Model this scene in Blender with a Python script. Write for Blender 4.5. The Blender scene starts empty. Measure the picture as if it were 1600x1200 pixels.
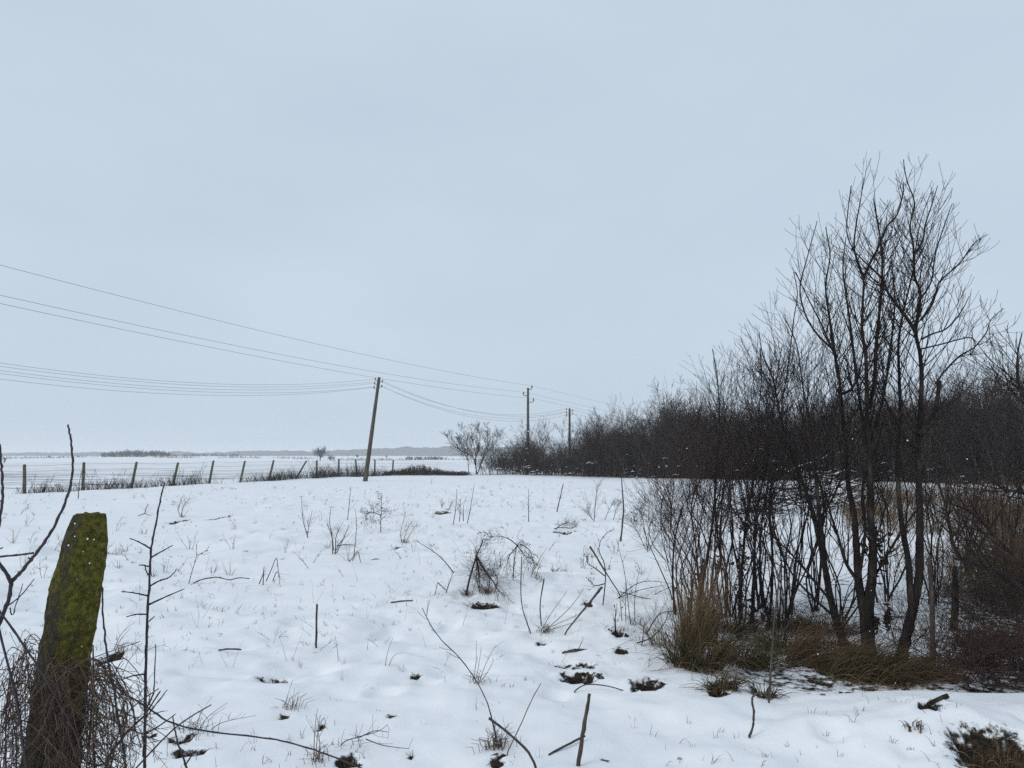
import bpy, math, random
import numpy as np

# ------------------------------------------------------------------ camera, world, sun, exposure
S = bpy.context.scene
COL = S.collection
FPX = 1110.0                      # focal length in photo pixels (photo 1600 x 1200)
CAMZ = 2.0
PITCH = math.atan2(712 - 600, FPX)
cam = bpy.data.objects.new('camera', bpy.data.cameras.new('camera'))
COL.objects.link(cam)
cam.location = (0, 0, CAMZ)
cam.rotation_euler = (math.pi / 2 + PITCH, 0, 0)
cam.data.sensor_width = 36
cam.data.lens = 36 * FPX / 1600
cam.data.clip_end = 20000
cam.data.clip_start = 0.05
S.camera = cam

SUN_EL, SUN_AZ = math.radians(32), math.radians(235)
w = bpy.data.worlds.new('World'); S.world = w; w.use_nodes = True
nt = w.node_tree; nt.nodes.clear()
N = nt.nodes.new
out = N('ShaderNodeOutputWorld'); bg = N('ShaderNodeBackground')
sky = N('ShaderNodeTexSky'); sky.sky_type = 'NISHITA'; sky.sun_disc = False
sky.sun_elevation = SUN_EL; sky.sun_rotation = SUN_AZ; sky.dust_density = 4; sky.air_density = 1.0
tc = N('ShaderNodeTexCoord'); mp = N('ShaderNodeMapping'); mp.inputs['Scale'].default_value = (1.2, 1.2, 3.0)
noi = N('ShaderNodeTexNoise'); noi.inputs['Scale'].default_value = 1.6; noi.inputs['Detail'].default_value = 4
ramp = N('ShaderNodeValToRGB')                       # cloud deck, values divided by the background strength
K = 0.1
ramp.color_ramp.elements[0].position = 0.3; ramp.color_ramp.elements[1].position = 0.72
ramp.color_ramp.elements[0].color = (5.5, 6.55, 7.7, 1)
ramp.color_ramp.elements[1].color = (6.2, 7.25, 8.35, 1)
mix = N('ShaderNodeMix'); mix.data_type = 'RGBA'; mix.inputs['Factor'].default_value = 0.93
L = nt.links.new
L(tc.outputs['Generated'], mp.inputs['Vector']); L(mp.outputs['Vector'], noi.inputs['Vector'])
L(noi.outputs['Fac'], ramp.inputs['Fac'])
L(sky.outputs['Color'], mix.inputs['A']); L(ramp.outputs['Color'], mix.inputs['B'])
L(mix.outputs['Result'], bg.inputs['Color']); bg.inputs['Strength'].default_value = K
L(bg.outputs['Background'], out.inputs['Surface'])

sl = bpy.data.lights.new('sun', 'SUN'); sl.energy = 1.1; sl.angle = math.radians(28); sl.color = (1.0, 0.96, 0.9)
so = bpy.data.objects.new('sun', sl); COL.objects.link(so)
so.rotation_euler = (math.pi / 2 - SUN_EL, 0, math.pi - SUN_AZ)

S.view_settings.view_transform = 'Standard'; S.view_settings.look = 'None'
S.view_settings.exposure = 0; S.view_settings.gamma = 1
S.render.engine = 'CYCLES'
S.cycles.max_bounces = 5; S.cycles.diffuse_bounces = 3; S.cycles.volume_bounces = 2
S.cycles.use_denoising = False; S.cycles.use_adaptive_sampling = False; S.cycles.sample_clamp_indirect = 2.0

# ------------------------------------------------------------------ helpers
R = random.Random(7)
U = R.uniform
CT, ST = math.cos(PITCH), math.sin(PITCH)

def vnoise(x, y, seed=0):
    x = np.asarray(x, float); y = np.asarray(y, float)
    xi = np.floor(x).astype(np.int64); yi = np.floor(y).astype(np.int64)
    fx = x - xi; fy = y - yi
    fx = fx * fx * fx * (fx * (fx * 6 - 15) + 10); fy = fy * fy * fy * (fy * (fy * 6 - 15) + 10)
    def h(a, b):
        n = (a * 374761393 + b * 668265263 + seed * 982451653) & 0xffffffff
        n = ((n ^ (n >> 13)) * 1274126177) & 0xffffffff
        n = ((n ^ (n >> 16)) * 2246822519) & 0xffffffff
        return ((n ^ (n >> 15)) & 0xffff) / 32767.5 - 1
    a = h(xi, yi); b = h(xi + 1, yi); c = h(xi, yi + 1); d = h(xi + 1, yi + 1)
    return (a * (1 - fx) + b * fx) * (1 - fy) + (c * (1 - fx) + d * fx) * fy

def sstep(a, b, x):
    t = np.clip((x - a) / (b - a), 0, 1); return t * t * (3 - 2 * t)

def ray(px, py):
    dx = (px - 800) / FPX; dv = (600 - py) / FPX
    return dx, CT - dv * ST, ST + dv * CT
def W(px, py, depth):
    dx, dy, dz = ray(px, py); k = depth / dy
    return (dx * k, depth, CAMZ + dz * k)

# dark openings in the snow: pixel centre, half width and half height in pixels
HOLES = [(193, 1018, 17, 9), (305, 1146, 16, 9), (318, 1167, 22, 8), (437, 1044, 20, 6), (555, 1163, 17, 8),
         (905, 1040, 27, 8), (898, 1020, 24, 5), (1000, 1056, 24, 9), (962, 984, 11, 6), (964, 1004, 10, 4), (850, 988, 11, 6),
         (1430, 1138, 15, 9), (1474, 1168, 12, 14), (777, 1172, 10, 12), (515, 1121, 6, 5), (653, 1036, 7, 5),
         (648, 1157, 6, 4), (457, 1108, 9, 5), (262, 1139, 8, 4), (285, 810, 7, 4), (352, 804, 9, 4), (633, 848, 12, 4),
         (757, 927, 26, 5), (618, 1103, 7, 3), (590, 868, 5, 3), (495, 1192, 10, 5), (1052, 1160, 5, 4), (940, 1167, 6, 4),
         (1268, 1078, 8, 4), (1252, 1068, 9, 4), (916, 930, 8, 4), (880, 826, 16, 3), (1110, 1075, 14, 6), (1300, 1066, 16, 6),
         (1175, 1075, 12, 8), (690, 800, 10, 4)]
HW = []
for (px, py, rx, ry) in HOLES:
    D = CAMZ * FPX / (py - 712)
    HW.append(((px - 800) / FPX * D, D, rx * D / FPX * 1.0, max(ry * D * D / (CAMZ * FPX) * 0.8, rx * D / FPX * .45)))
MOUND = (3.14, 4.70, 0.33, 0.30)      # broken earth of the mound in the corner

def fence_side(x, y):                 # > 0 beyond the fence
    return (-39.8 + 0.361 * y) - x

def H(x, y):
    x = np.asarray(x, float); y = np.asarray(y, float)
    r = np.hypot(x, y)
    h = 0.07 * vnoise(x / 9, y / 9, 1) * sstep(3, 12, r) + 0.045 * vnoise(x / 2.6, y / 2.6, 2)
    near = 1 - sstep(30, 80, r)
    near = near * (.45 + 1.1 * sstep(-.5, .7, vnoise(x / 3.1 + 7, y / 2.4, 13)))
    h = h + (0.050 * vnoise(x / 1.15, y / 1.0, 3) + 0.034 * vnoise(x / .5, y / .44, 4) + 0.018 * vnoise(x / .24, y / .22, 5) + .007 * vnoise(x / .11, y / .11, 6)) * near
    dim = vnoise(x / .37 + 50, y / .37, 8)                # small foot-sized dimples
    h = h - 0.05 * sstep(.5, .95, dim) * near
    h = h + 0.42 * (1 - sstep(1.7, 3.6, y))               # the road bank the camera stands on
    # ditch under the thicket
    dt = sstep(1.5, 2.6, x + 0.18 * vnoise(x, y / .8, 11)) * sstep(5.9, 6.9, y + 0.25 * vnoise(x / .9, y, 12)) * (1 - sstep(9, 11, y))
    h = h - 0.17 * dt
    h = h + 0.20 * np.exp(-(((x - 3.15) / 1.0) ** 2 + ((y - 5.15) / 0.6) ** 2))
    h = h + 0.07 * np.exp(-(((x - 1.35) / 0.6) ** 2 + ((y - 6.0) / 0.5) ** 2))
    for (hx, hy, rx, ry) in HW:
        d = np.hypot((x - hx) / rx, (y - hy) / ry)
        d = d + .5 * vnoise(x / (.45 * rx) + hx * 9, y / (.45 * rx), 23)
        dp = np.clip(.8 * min(rx, .3), .03, .11)
        h = h - dp * (1 - sstep(.35, 1.0, d)) + .25 * dp * np.exp(-((d - 1.35) / .35) ** 2) * sstep(-.2, .6, (y - hy) / ry)
    d = np.hypot((x - MOUND[0]) / MOUND[2], (y - MOUND[1]) / MOUND[3])
    h = h - 0.10 * (1 - sstep(.6, 1.25, d + .25 * vnoise(x * 6, y * 6, 21)))
    h = h + 1.25 * sstep(335, 375, y + 18 * vnoise(x / 60, y * 0, 15)) + 0.5 * vnoise(x / 90, y / 90, 9) * sstep(150, 340, r)
    return h

TY0, TDY = -math.asinh(60 / 3), .0125
TX0, TDX = -math.asinh(3500 / 3), .0135
ys_ = 5.2 + 3 * np.sinh(np.arange(TY0, math.asinh(3600 / 3), TDY)); xs_ = 3 * np.sinh(np.arange(TX0, math.asinh(3500 / 3), TDX))
GX, GY = np.meshgrid(xs_, ys_)
GZ = H(GX, GY)
def h1(x, y):                         # height of the ground sheet itself
    i = (math.asinh((y - 5.2) / 3) - TY0) / TDY; j = (math.asinh(x / 3) - TX0) / TDX
    i = min(max(i, 0), GZ.shape[0] - 2); j = min(max(j, 0), GZ.shape[1] - 2); a, b = int(i), int(j); u, v = i - a, j - b
    return float((GZ[a, b] * (1 - v) + GZ[a, b + 1] * v) * (1 - u) + (GZ[a + 1, b] * (1 - v) + GZ[a + 1, b + 1] * v) * u)
def G(px, py):
    dx, dy, dz = ray(px, py)
    z = 0.0
    for _ in range(16):
        k = (z - CAMZ) / dz
        z = .5 * z + .5 * h1(dx * k, dy * k)
    k = (z - CAMZ) / dz
    return (dx * k, dy * k, z)

# ---- materials
def mat(name, stops, scale=6.0, rough=.85, bump=0.0, bscale=40, island=False, detail=5, spec=.2, stretch=None):
    m = bpy.data.materials.new(name); m.use_nodes = True
    t = m.node_tree; n = t.nodes; b = n['Principled BSDF']
    b.inputs['Roughness'].default_value = rough
    b.inputs['Specular IOR Level'].default_value = spec
    rp = n.new('ShaderNodeValToRGB'); e = rp.color_ramp.elements
    while len(e) < len(stops): e.new(.5)
    for i, (p, c) in enumerate(stops):
        e[i].position = p; e[i].color = (*c, 1)
    co = n.new('ShaderNodeTexCoord'); ns = n.new('ShaderNodeTexNoise')
    ns.inputs['Scale'].default_value = scale; ns.inputs['Detail'].default_value = detail
    vec = co.outputs['Object']
    if stretch:
        mpp = n.new('ShaderNodeMapping'); mpp.inputs['Scale'].default_value = stretch
        t.links.new(vec, mpp.inputs['Vector']); vec = mpp.outputs['Vector']
    t.links.new(vec, ns.inputs['Vector'])
    if island:
        g = n.new('ShaderNodeNewGeometry'); mx = n.new('ShaderNodeMath'); mx.operation = 'MULTIPLY_ADD'
        mx.inputs[1].default_value = .7
        sc = n.new('ShaderNodeMath'); sc.operation = 'MULTIPLY'; sc.inputs[1].default_value = .3
        t.links.new(ns.outputs['Fac'], sc.inputs[0]); t.links.new(g.outputs['Random Per Island'], mx.inputs[0])
        t.links.new(sc.outputs[0], mx.inputs[2]); t.links.new(mx.outputs[0], rp.inputs['Fac'])
    else:
        t.links.new(ns.outputs['Fac'], rp.inputs['Fac'])
    t.links.new(rp.outputs['Color'], b.inputs['Base Color'])
    if bump:
        n2 = n.new('ShaderNodeTexNoise'); n2.inputs['Scale'].default_value = bscale; n2.inputs['Detail'].default_value = 6
        bp = n.new('ShaderNodeBump'); bp.inputs['Strength'].default_value = bump; bp.inputs['Distance'].default_value = .01
        t.links.new(vec, n2.inputs['Vector']); t.links.new(n2.outputs['Fac'], bp.inputs['Height'])
        t.links.new(bp.outputs['Normal'], b.inputs['Normal'])
    return m

M = dict(
    bark=mat('dark_bark', [(.3, (.009, .007, .006)), (.55, (.020, .015, .013)), (.82, (.072, .066, .050))], 14, .9, .9, 60, stretch=(1, 1, .25)),
    twig=mat('dark_twig', [(.1, (.013, .010, .010)), (.6, (.026, .018, .018)), (.95, (.060, .043, .040))], 9, .8, island=True),
    redtwig=mat('red_brown_twig', [(.1, (.022, .012, .012)), (.6, (.050, .030, .027)), (.95, (.095, .062, .050))], 9, .8, island=True),
    cane=mat('purple_grey_cane', [(.2, (.030, .023, .028)), (.6, (.058, .045, .052)), (.9, (.11, .09, .09))], 22, .7, island=True),
    vine=mat('dry_vine', [(.05, (.030, .020, .018)), (.5, (.080, .055, .048)), (.8, (.13, .095, .08)), (.97, (.22, .17, .12))], 9, .85, island=True),
    hedge=mat('hedge_twig', [(.1, (.010, .007, .006)), (.6, (.032, .021, .017)), (.95, (.095, .066, .050))], 2, .9, island=True),
    farwood=mat('far_wood', [(.2, (.035, .030, .028)), (.8, (.07, .06, .05))], .3, .95, island=True),
    straw=mat('dry_straw', [(.05, (.075, .045, .025)), (.45, (.15, .10, .055)), (.8, (.24, .17, .09)), (.98, (.34, .26, .15))], 5, .8, island=True),
    grass=mat('wet_grass', [(.05, (.018, .017, .008)), (.30, (.038, .038, .014)), (.5, (.075, .058, .028)), (.8, (.14, .098, .052)), (.98, (.25, .19, .10))], 5, .8, island=True),
    rust=mat('brown_weed', [(.05, (.050, .030, .020)), (.5, (.105, .066, .040)), (.95, (.21, .145, .085))], 4, .9, island=True),
    leaf=mat('withered_leaf', [(.1, (.014, .010, .009)), (.9, (.045, .03, .024))], 9, .9, island=True),
    soil=mat('wet_soil', [(.3, (.010, .008, .006)), (.7, (.040, .028, .018))], 30, .95, .8, 80),
    concrete=mat('weathered_concrete', [(.25, (.040, .042, .024)), (.5, (.10, .10, .06)), (.75, (.19, .18, .13))], 9, .95, .5, 50),
    pole=mat('weathered_pole', [(.25, (.040, .034, .026)), (.5, (.085, .074, .055)), (.8, (.15, .135, .10))], 5, .9, .6, 30, stretch=(3, 3, .2)),
    pale=mat('grey_pole', [(.25, (.06, .055, .048)), (.8, (.13, .12, .105))], 4, .9, .3, 30),
    stick=mat('grey_stick', [(.25, (.035, .027, .024)), (.55, (.075, .06, .052)), (.8, (.16, .13, .10))], 25, .9, .6, 60, stretch=(1, 1, .3)),
    ceramic=mat('insulator', [(.3, (.05, .045, .04)), (.7, (.09, .08, .075))], 20, .4, spec=.5),
    iron=mat('rusty_iron', [(.3, (.035, .028, .024)), (.7, (.07, .055, .045))], 20, .8),
    wire=mat('wire_metal', [(.3, (.10, .10, .11)), (.7, (.16, .16, .17))], 20, .5, spec=.5),
    flake=mat('snow_flake', [(.3, (.86, .87, .88)), (.7, (.9, .9, .91))], 5, .9),
)

def vary_by_object(m, lo, hi):
    t = m.node_tree; b = t.nodes['Principled BSDF']; ln_ = b.inputs['Base Color'].links[0]; src = ln_.from_socket
    oi = t.nodes.new('ShaderNodeObjectInfo'); mr = t.nodes.new('ShaderNodeMapRange'); mr.inputs['To Min'].default_value = lo; mr.inputs['To Max'].default_value = hi
    hs = t.nodes.new('ShaderNodeHueSaturation'); mr2 = t.nodes.new('ShaderNodeMapRange'); mr2.inputs['To Min'].default_value = 1.5; mr2.inputs['To Max'].default_value = .6
    t.links.new(oi.outputs['Random'], mr.inputs['Value']); t.links.new(oi.outputs['Random'], mr2.inputs['Value'])
    t.links.new(src, hs.inputs['Color']); t.links.new(mr.outputs['Result'], hs.inputs['Value']); t.links.new(mr2.outputs['Result'], hs.inputs['Saturation']); t.links.new(hs.outputs['Color'], b.inputs['Base Color'])
vary_by_object(M['hedge'], .55, 2.1)
def moss_material():
    m = bpy.data.materials.new('mossy_concrete'); m.use_nodes = True
    t = m.node_tree; n = t.nodes; b = n['Principled BSDF']; b.inputs['Roughness'].default_value = 1; b.inputs['Specular IOR Level'].default_value = .1
    co = n.new('ShaderNodeTexCoord')
    def noise(s, d=6, ro=.6):
        q = n.new('ShaderNodeTexNoise'); q.inputs['Scale'].default_value = s; q.inputs['Detail'].default_value = d
        q.inputs['Roughness'].default_value = ro; t.links.new(co.outputs['Object'], q.inputs['Vector']); return q
    def rampn(src, stops):
        r_ = n.new('ShaderNodeValToRGB'); e = r_.color_ramp.elements
        while len(e) < len(stops): e.new(.5)
        for i, (p, c) in enumerate(stops): e[i].position = p; e[i].color = (*c, 1)
        t.links.new(src, r_.inputs['Fac']); return r_
    mossc = rampn(noise(55, 8, .7).outputs['Fac'], [(.30, (.020, .019, .008)), (.45, (.075, .069, .017)), (.58, (.145, .128, .025)), (.72, (.20, .178, .06))])
    stone = rampn(noise(40, 8, .7).outputs['Fac'], [(.3, (.016, .014, .009)), (.5, (.045, .042, .026)), (.7, (.10, .09, .06))])
    big = noise(9, 8, .65)
    # moss sits on the face turned to +x
    g = n.new('ShaderNodeNewGeometry'); sx = n.new('ShaderNodeSeparateXYZ'); t.links.new(g.outputs['True Normal'], sx.inputs[0])
    ad = n.new('ShaderNodeMath'); ad.operation = 'MULTIPLY_ADD'; ad.inputs[1].default_value = .13
    t.links.new(sx.outputs['X'], ad.inputs[0]); t.links.new(big.outputs['Fac'], ad.inputs[2])
    so_ = n.new('ShaderNodeSeparateXYZ'); t.links.new(co.outputs['Object'], so_.inputs[0])
    zr = n.new('ShaderNodeMapRange'); zr.inputs['From Min'].default_value = .70; zr.inputs['From Max'].default_value = 1.02; zr.inputs['To Min'].default_value = -.30; zr.inputs['To Max'].default_value = 0; t.links.new(so_.outputs['Z'], zr.inputs['Value'])
    ad2 = n.new('ShaderNodeMath'); ad2.operation = 'ADD'; t.links.new(ad.outputs[0], ad2.inputs[0]); t.links.new(zr.outputs['Result'], ad2.inputs[1])
    f = rampn(ad2.outputs[0], [(.40, (0, 0, 0)), (.54, (1, 1, 1))])
    mx = n.new('ShaderNodeMix'); mx.data_type = 'RGBA'
    t.links.new(f.outputs['Color'], mx.inputs['Factor']); t.links.new(stone.outputs['Color'], mx.inputs['A']); t.links.new(mossc.outputs['Color'], mx.inputs['B'])
    lich = rampn(noise(26, 3, .5).outputs['Fac'], [(.66, (0, 0, 0)), (.71, (1, 1, 1))]); mx2 = n.new('ShaderNodeMix'); mx2.data_type = 'RGBA'
    t.links.new(lich.outputs['Color'], mx2.inputs['Factor']); t.links.new(mx.outputs['Result'], mx2.inputs['A']); mx2.inputs['B'].default_value = (.15, .15, .105, 1)
    t.links.new(mx2.outputs['Result'], b.inputs['Base Color'])
    bp = n.new('ShaderNodeBump'); bp.inputs['Strength'].default_value = 1; bp.inputs['Distance'].default_value = .008
    t.links.new(noise(90, 8, .75).outputs['Fac'], bp.inputs['Height']); t.links.new(bp.outputs['Normal'], b.inputs['Normal'])
    return m
M['moss'] = moss_material()

def ground_material():
    m = bpy.data.materials.new('snow_ground'); m.use_nodes = True
    t = m.node_tree; n = t.nodes; b = n['Principled BSDF']; b.inputs['Specular IOR Level'].default_value = .15
    co = n.new('ShaderNodeTexCoord')
    def noise(s, d=4, scl=None, ro=.55):
        q = n.new('ShaderNodeTexNoise'); q.inputs['Scale'].default_value = s; q.inputs['Detail'].default_value = d; q.inputs['Roughness'].default_value = ro
        v = co.outputs['Object']
        if scl:
            mm = n.new('ShaderNodeMapping'); mm.inputs['Scale'].default_value = scl; t.links.new(v, mm.inputs['Vector']); v = mm.outputs['Vector']
        t.links.new(v, q.inputs['Vector']); return q.outputs['Fac']
    def math_(op, a, b_=None, c=None, clamp=False):
        q = n.new('ShaderNodeMath'); q.operation = op; q.use_clamp = clamp
        for i, v in enumerate((a, b_, c)):
            if v is None: continue
            if isinstance(v, (int, float)): q.inputs[i].default_value = v
            else: t.links.new(v, q.inputs[i])
        return q.outputs[0]
    def at(name):
        q = n.new('ShaderNodeAttribute'); q.attribute_name = name; return q.outputs['Fac']
    def sm(x, lo, hi):
        q = n.new('ShaderNodeMapRange'); q.interpolation_type = 'SMOOTHSTEP'
        q.inputs['From Min'].default_value = lo; q.inputs['From Max'].default_value = hi; t.links.new(x, q.inputs['Value']); return q.outputs['Result']
    nz = math_('SUBTRACT', noise(11, 9, None, .72), .5)
    nz2 = math_('SUBTRACT', noise(4.5, 3), .5)
    a = math_('MULTIPLY_ADD', nz, 1.7, at('soil')); a = math_('MULTIPLY_ADD', nz2, .9, a)
    soilf = math_('MULTIPLY', sm(a, .42, .64), sm(at('soil'), .02, .2))
    # stubble and furrow lines showing through the thin snow of the ploughed field
    rows = noise(1, 5, (.012, .42, 1), .65)
    brk = noise(1, 4, (.10, .9, 1), .7)
    fur = math_('MULTIPLY', sm(math_('MULTIPLY_ADD', math_('SUBTRACT', brk, .5), .7, rows), .46, .66), at('furrow'))
    fleck = math_('MULTIPLY', sm(noise(1, 6, (.5, 1.6, 1), .8), .60, .70), math_('MULTIPLY', at('fleck'), .5))
    fl = math_('MAXIMUM', math_('MULTIPLY', fur, .75), fleck)
    def mixc(f, A, B):
        q = n.new('ShaderNodeMix'); q.data_type = 'RGBA'
        t.links.new(f, q.inputs['Factor'])
        for k, v in (('A', A), ('B', B)):
            if isinstance(v, tuple): q.inputs[k].default_value = (*v, 1)
            else: t.links.new(v, q.inputs[k])
        return q.outputs['Result']
    snow = mixc(noise(.9, 4), (.80, .82, .845), (.87, .88, .89))
    soil = mixc(sm(noise(26, 6), .35, .65), (.008, .006, .004), (.045, .032, .019))
    c = mixc(fl, snow, (.09, .085, .075)); c = mixc(soilf, c, soil)
    t.links.new(c, b.inputs['Base Color'])
    t.links.new(math_('MULTIPLY_ADD', soilf, .2, .75), b.inputs['Roughness'])
    bp = n.new('ShaderNodeBump'); bp.inputs['Strength'].default_value = .45; bp.inputs['Distance'].default_value = .015
    hgt = math_('MULTIPLY_ADD', noise(7, 6), 1.2, math_('MULTIPLY', noise(70, 4), .3))
    hgt = math_('MULTIPLY_ADD', soilf, -1.2, hgt)
    t.links.new(hgt, bp.inputs['Height']); t.links.new(bp.outputs['Normal'], b.inputs['Normal'])
    return m

# ---- mesh building
def mesh_np(name, V, F, m, smooth=True):
    me = bpy.data.meshes.new(name)
    V = np.asarray(V, np.float32); F = np.asarray(F, np.int32)
    k = F.shape[1]
    me.vertices.add(len(V)); me.vertices.foreach_set('co', V.ravel())
    me.loops.add(F.size); me.loops.foreach_set('vertex_index', F.ravel())
    me.polygons.add(len(F)); me.polygons.foreach_set('loop_start', np.arange(0, F.size, k, dtype=np.int32))
    me.polygons.foreach_set('use_smooth', np.full(len(F), smooth))
    me.update(calc_edges=True); me.validate()
    me.materials.append(m)
    return me

class Tubes:
    """collects tapering bent tubes and thin leaf quads; build() links them as one mesh object"""
    def __init__(s): s.g = {}; s.q = []
    def add(s, pts, radii, sides=3, cap=False):
        pts = list(pts); radii = list(radii)
        if cap:
            pts = [pts[0]] + pts + [pts[-1]]; radii = [1e-4] + radii + [1e-4]
        s.g.setdefault((len(pts), sides), []).append((pts, radii))
    def leaf(s, c, a, b_):
        s.q.append([(c[0] - a[0], c[1] - a[1], c[2] - a[2]), (c[0] + b_[0], c[1] + b_[1], c[2] + b_[2]),
                    (c[0] + a[0], c[1] + a[1], c[2] + a[2]), (c[0] - b_[0], c[1] - b_[1], c[2] - b_[2] - .2 * abs(a[2]) - .004)])
    def build(s, name, m, parent=None, origin=None):
        o0 = np.array(origin if origin is not None else (parent.location if parent else (0, 0, 0)), float)
        VV, FF, off = [], [], 0
        for (n, k), items in s.g.items():
            P = np.array([i[0] for i in items], float); Rr = np.array([i[1] for i in items], float)
            T = np.gradient(P, axis=1); T /= np.linalg.norm(T, axis=2, keepdims=True) + 1e-9
            mt = T.mean(axis=1); ref = np.where(np.abs(mt[:, 2:3]) > .75, np.array([[1., .13, 0]]), np.array([[0.1, 0, 1.]]))
            ref = np.repeat(ref[:, None, :], n, 1)
            A = np.cross(ref, T); A /= np.linalg.norm(A, axis=2, keepdims=True) + 1e-9
            B = np.cross(T, A)
            ang = np.arange(k) * 2 * np.pi / k
            V = P[:, :, None, :] + Rr[:, :, None, None] * (np.cos(ang)[None, None, :, None] * A[:, :, None, :] + np.sin(ang)[None, None, :, None] * B[:, :, None, :])
            VV.append(V.reshape(-1, 3))
            m_ = len(items)
            base = (np.arange(m_) * n * k)[:, None, None]; i = (np.arange(n - 1) * k)[None, :, None]; j = np.arange(k)[None, None, :]; j2 = (j + 1) % k
            f = np.stack([base + i + j, base + i + j2, base + i + k + j2, base + i + k + j], -1).reshape(-1, 4)
            FF.append(f + off); off += m_ * n * k
        if s.q:
            Q = np.array(s.q, float).reshape(-1, 3); VV.append(Q)
            FF.append(np.arange(len(Q)).reshape(-1, 4) + off); off += len(Q)
        me = mesh_np(name, np.concatenate(VV) - o0, np.concatenate(FF), m)
        o = bpy.data.objects.new(name, me); COL.objects.link(o)
        if parent: o.parent = parent
        else: o.location = o0
        return o

def tag(o, label=None, cat=None, group=None, kind=None):
    if label: o['label'] = label
    if cat: o['category'] = cat
    if group: o['group'] = group
    if kind: o['kind'] = kind
    return o
def empty(name, loc, label, cat, group=None, kind=None):
    o = bpy.data.objects.new(name, None); COL.objects.link(o); o.location = loc; o.empty_display_size = .1
    return tag(o, label, cat, group, kind)
def copy_thing(root, loc, rz, sc, label, group):
    r = root.copy(); COL.objects.link(r); r.location = loc; r.rotation_euler = (0, 0, rz); r.scale = sc if isinstance(sc, tuple) else (sc,) * 3
    r['label'] = label; r['group'] = group
    for ch in root.children:
        c = ch.copy(); COL.objects.link(c); c.parent = r
    return r

def nrm(d):
    l = math.sqrt(d[0] ** 2 + d[1] ** 2 + d[2] ** 2) or 1; return (d[0] / l, d[1] / l, d[2] / l)
def lerp(a, b, t): return tuple(a[i] + (b[i] - a[i]) * t for i in range(3))
def spline(P, sub=4):
    P = [P[0]] + list(P) + [P[-1]]; o = []
    for i in range(1, len(P) - 2):
        p0, p1, p2, p3 = P[i - 1], P[i], P[i + 1], P[i + 2]
        for s in range(sub):
            t = s / sub
            o.append(tuple(.5 * (2 * p1[k] + (p2[k] - p0[k]) * t + (2 * p0[k] - 5 * p1[k] + 4 * p2[k] - p3[k]) * t * t + (3 * p1[k] - p0[k] - 3 * p2[k] + p3[k]) * t ** 3) for k in range(len(p1))))
    o.append(tuple(P[-2])); return o
def branch_dir(d, ang, az=None):
    az = U(0, 2 * math.pi) if az is None else az
    ref = (1, 0, 0) if abs(d[2]) > .8 else (0, 0, 1)
    a = nrm((d[1] * ref[2] - d[2] * ref[1], d[2] * ref[0] - d[0] * ref[2], d[0] * ref[1] - d[1] * ref[0]))
    b = (d[1] * a[2] - d[2] * a[1], d[2] * a[0] - d[0] * a[2], d[0] * a[1] - d[1] * a[0])
    c, s_ = math.cos(ang), math.sin(ang); ca, sa = math.cos(az), math.sin(az)
    return nrm(tuple(d[i] * c + (a[i] * ca + b[i] * sa) * s_ for i in range(3)))
def grow(T, p, d, ln, r, lev, up=.12, wob=.14, nch=4, ang=.75, n=5, taper=.35, shr=(.35, .65), rmin=.0015, sides=3, thin=.62):
    pts, rad, dirs = [p], [r], [d]; st = ln / n; q = p
    for i in range(n):
        d = nrm((d[0] + U(-wob, wob), d[1] + U(-wob, wob), d[2] + U(-wob, wob) + up))
        q = (q[0] + d[0] * st, q[1] + d[1] * st, q[2] + d[2] * st)
        pts.append(q); dirs.append(d); rad.append(max(rmin, r * (1 - (1 - taper) * (i + 1) / n)))
    T.add(pts, rad, sides)
    if lev > 0:
        m = nch if isinstance(nch, int) else nch[0]
        nxt = nch if isinstance(nch, int) else (nch[1:] if len(nch) > 1 else nch)
        for c in range(m):
            t = U(.15, .97) * n; i = min(int(t), n - 1)
            pp = lerp(pts[i], pts[i + 1], t - i)
            grow(T, pp, branch_dir(dirs[i], ang * U(.6, 1.25)), ln * U(*shr) * (1.12 - .5 * t / n), max(rmin, rad[i] * thin), lev - 1, up, wob, nxt, ang, max(3, n - 1), taper, shr, rmin, 3, thin)
def spawn(T, pts, rad, cnt, f0, ln, lev, bias=None, **kw):
    n = len(pts) - 1
    for _ in range(cnt):
        t = (f0 + (kw.get('fmax', 1) - f0) * U(0, 1)) * n; i = min(int(t), n - 1); p = lerp(pts[i], pts[i + 1], t - i)
        d = nrm(tuple(pts[i + 1][k] - pts[i][k] for k in range(3)))
        dd = branch_dir(d, kw.get('ang', .75) * U(.7, 1.3))
        grow(T, p, dd, ln * 1.5 * U(.35, 1.1) * (1.2 - kw.get('top', .8) * t / n), max(kw.get('rmin', .0015), min(rad[i] * .5, kw.get('rtop', .0055))), lev, **{k: v for k, v in kw.items() if k not in ('rtop', 'top', 'fmax')})

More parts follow.
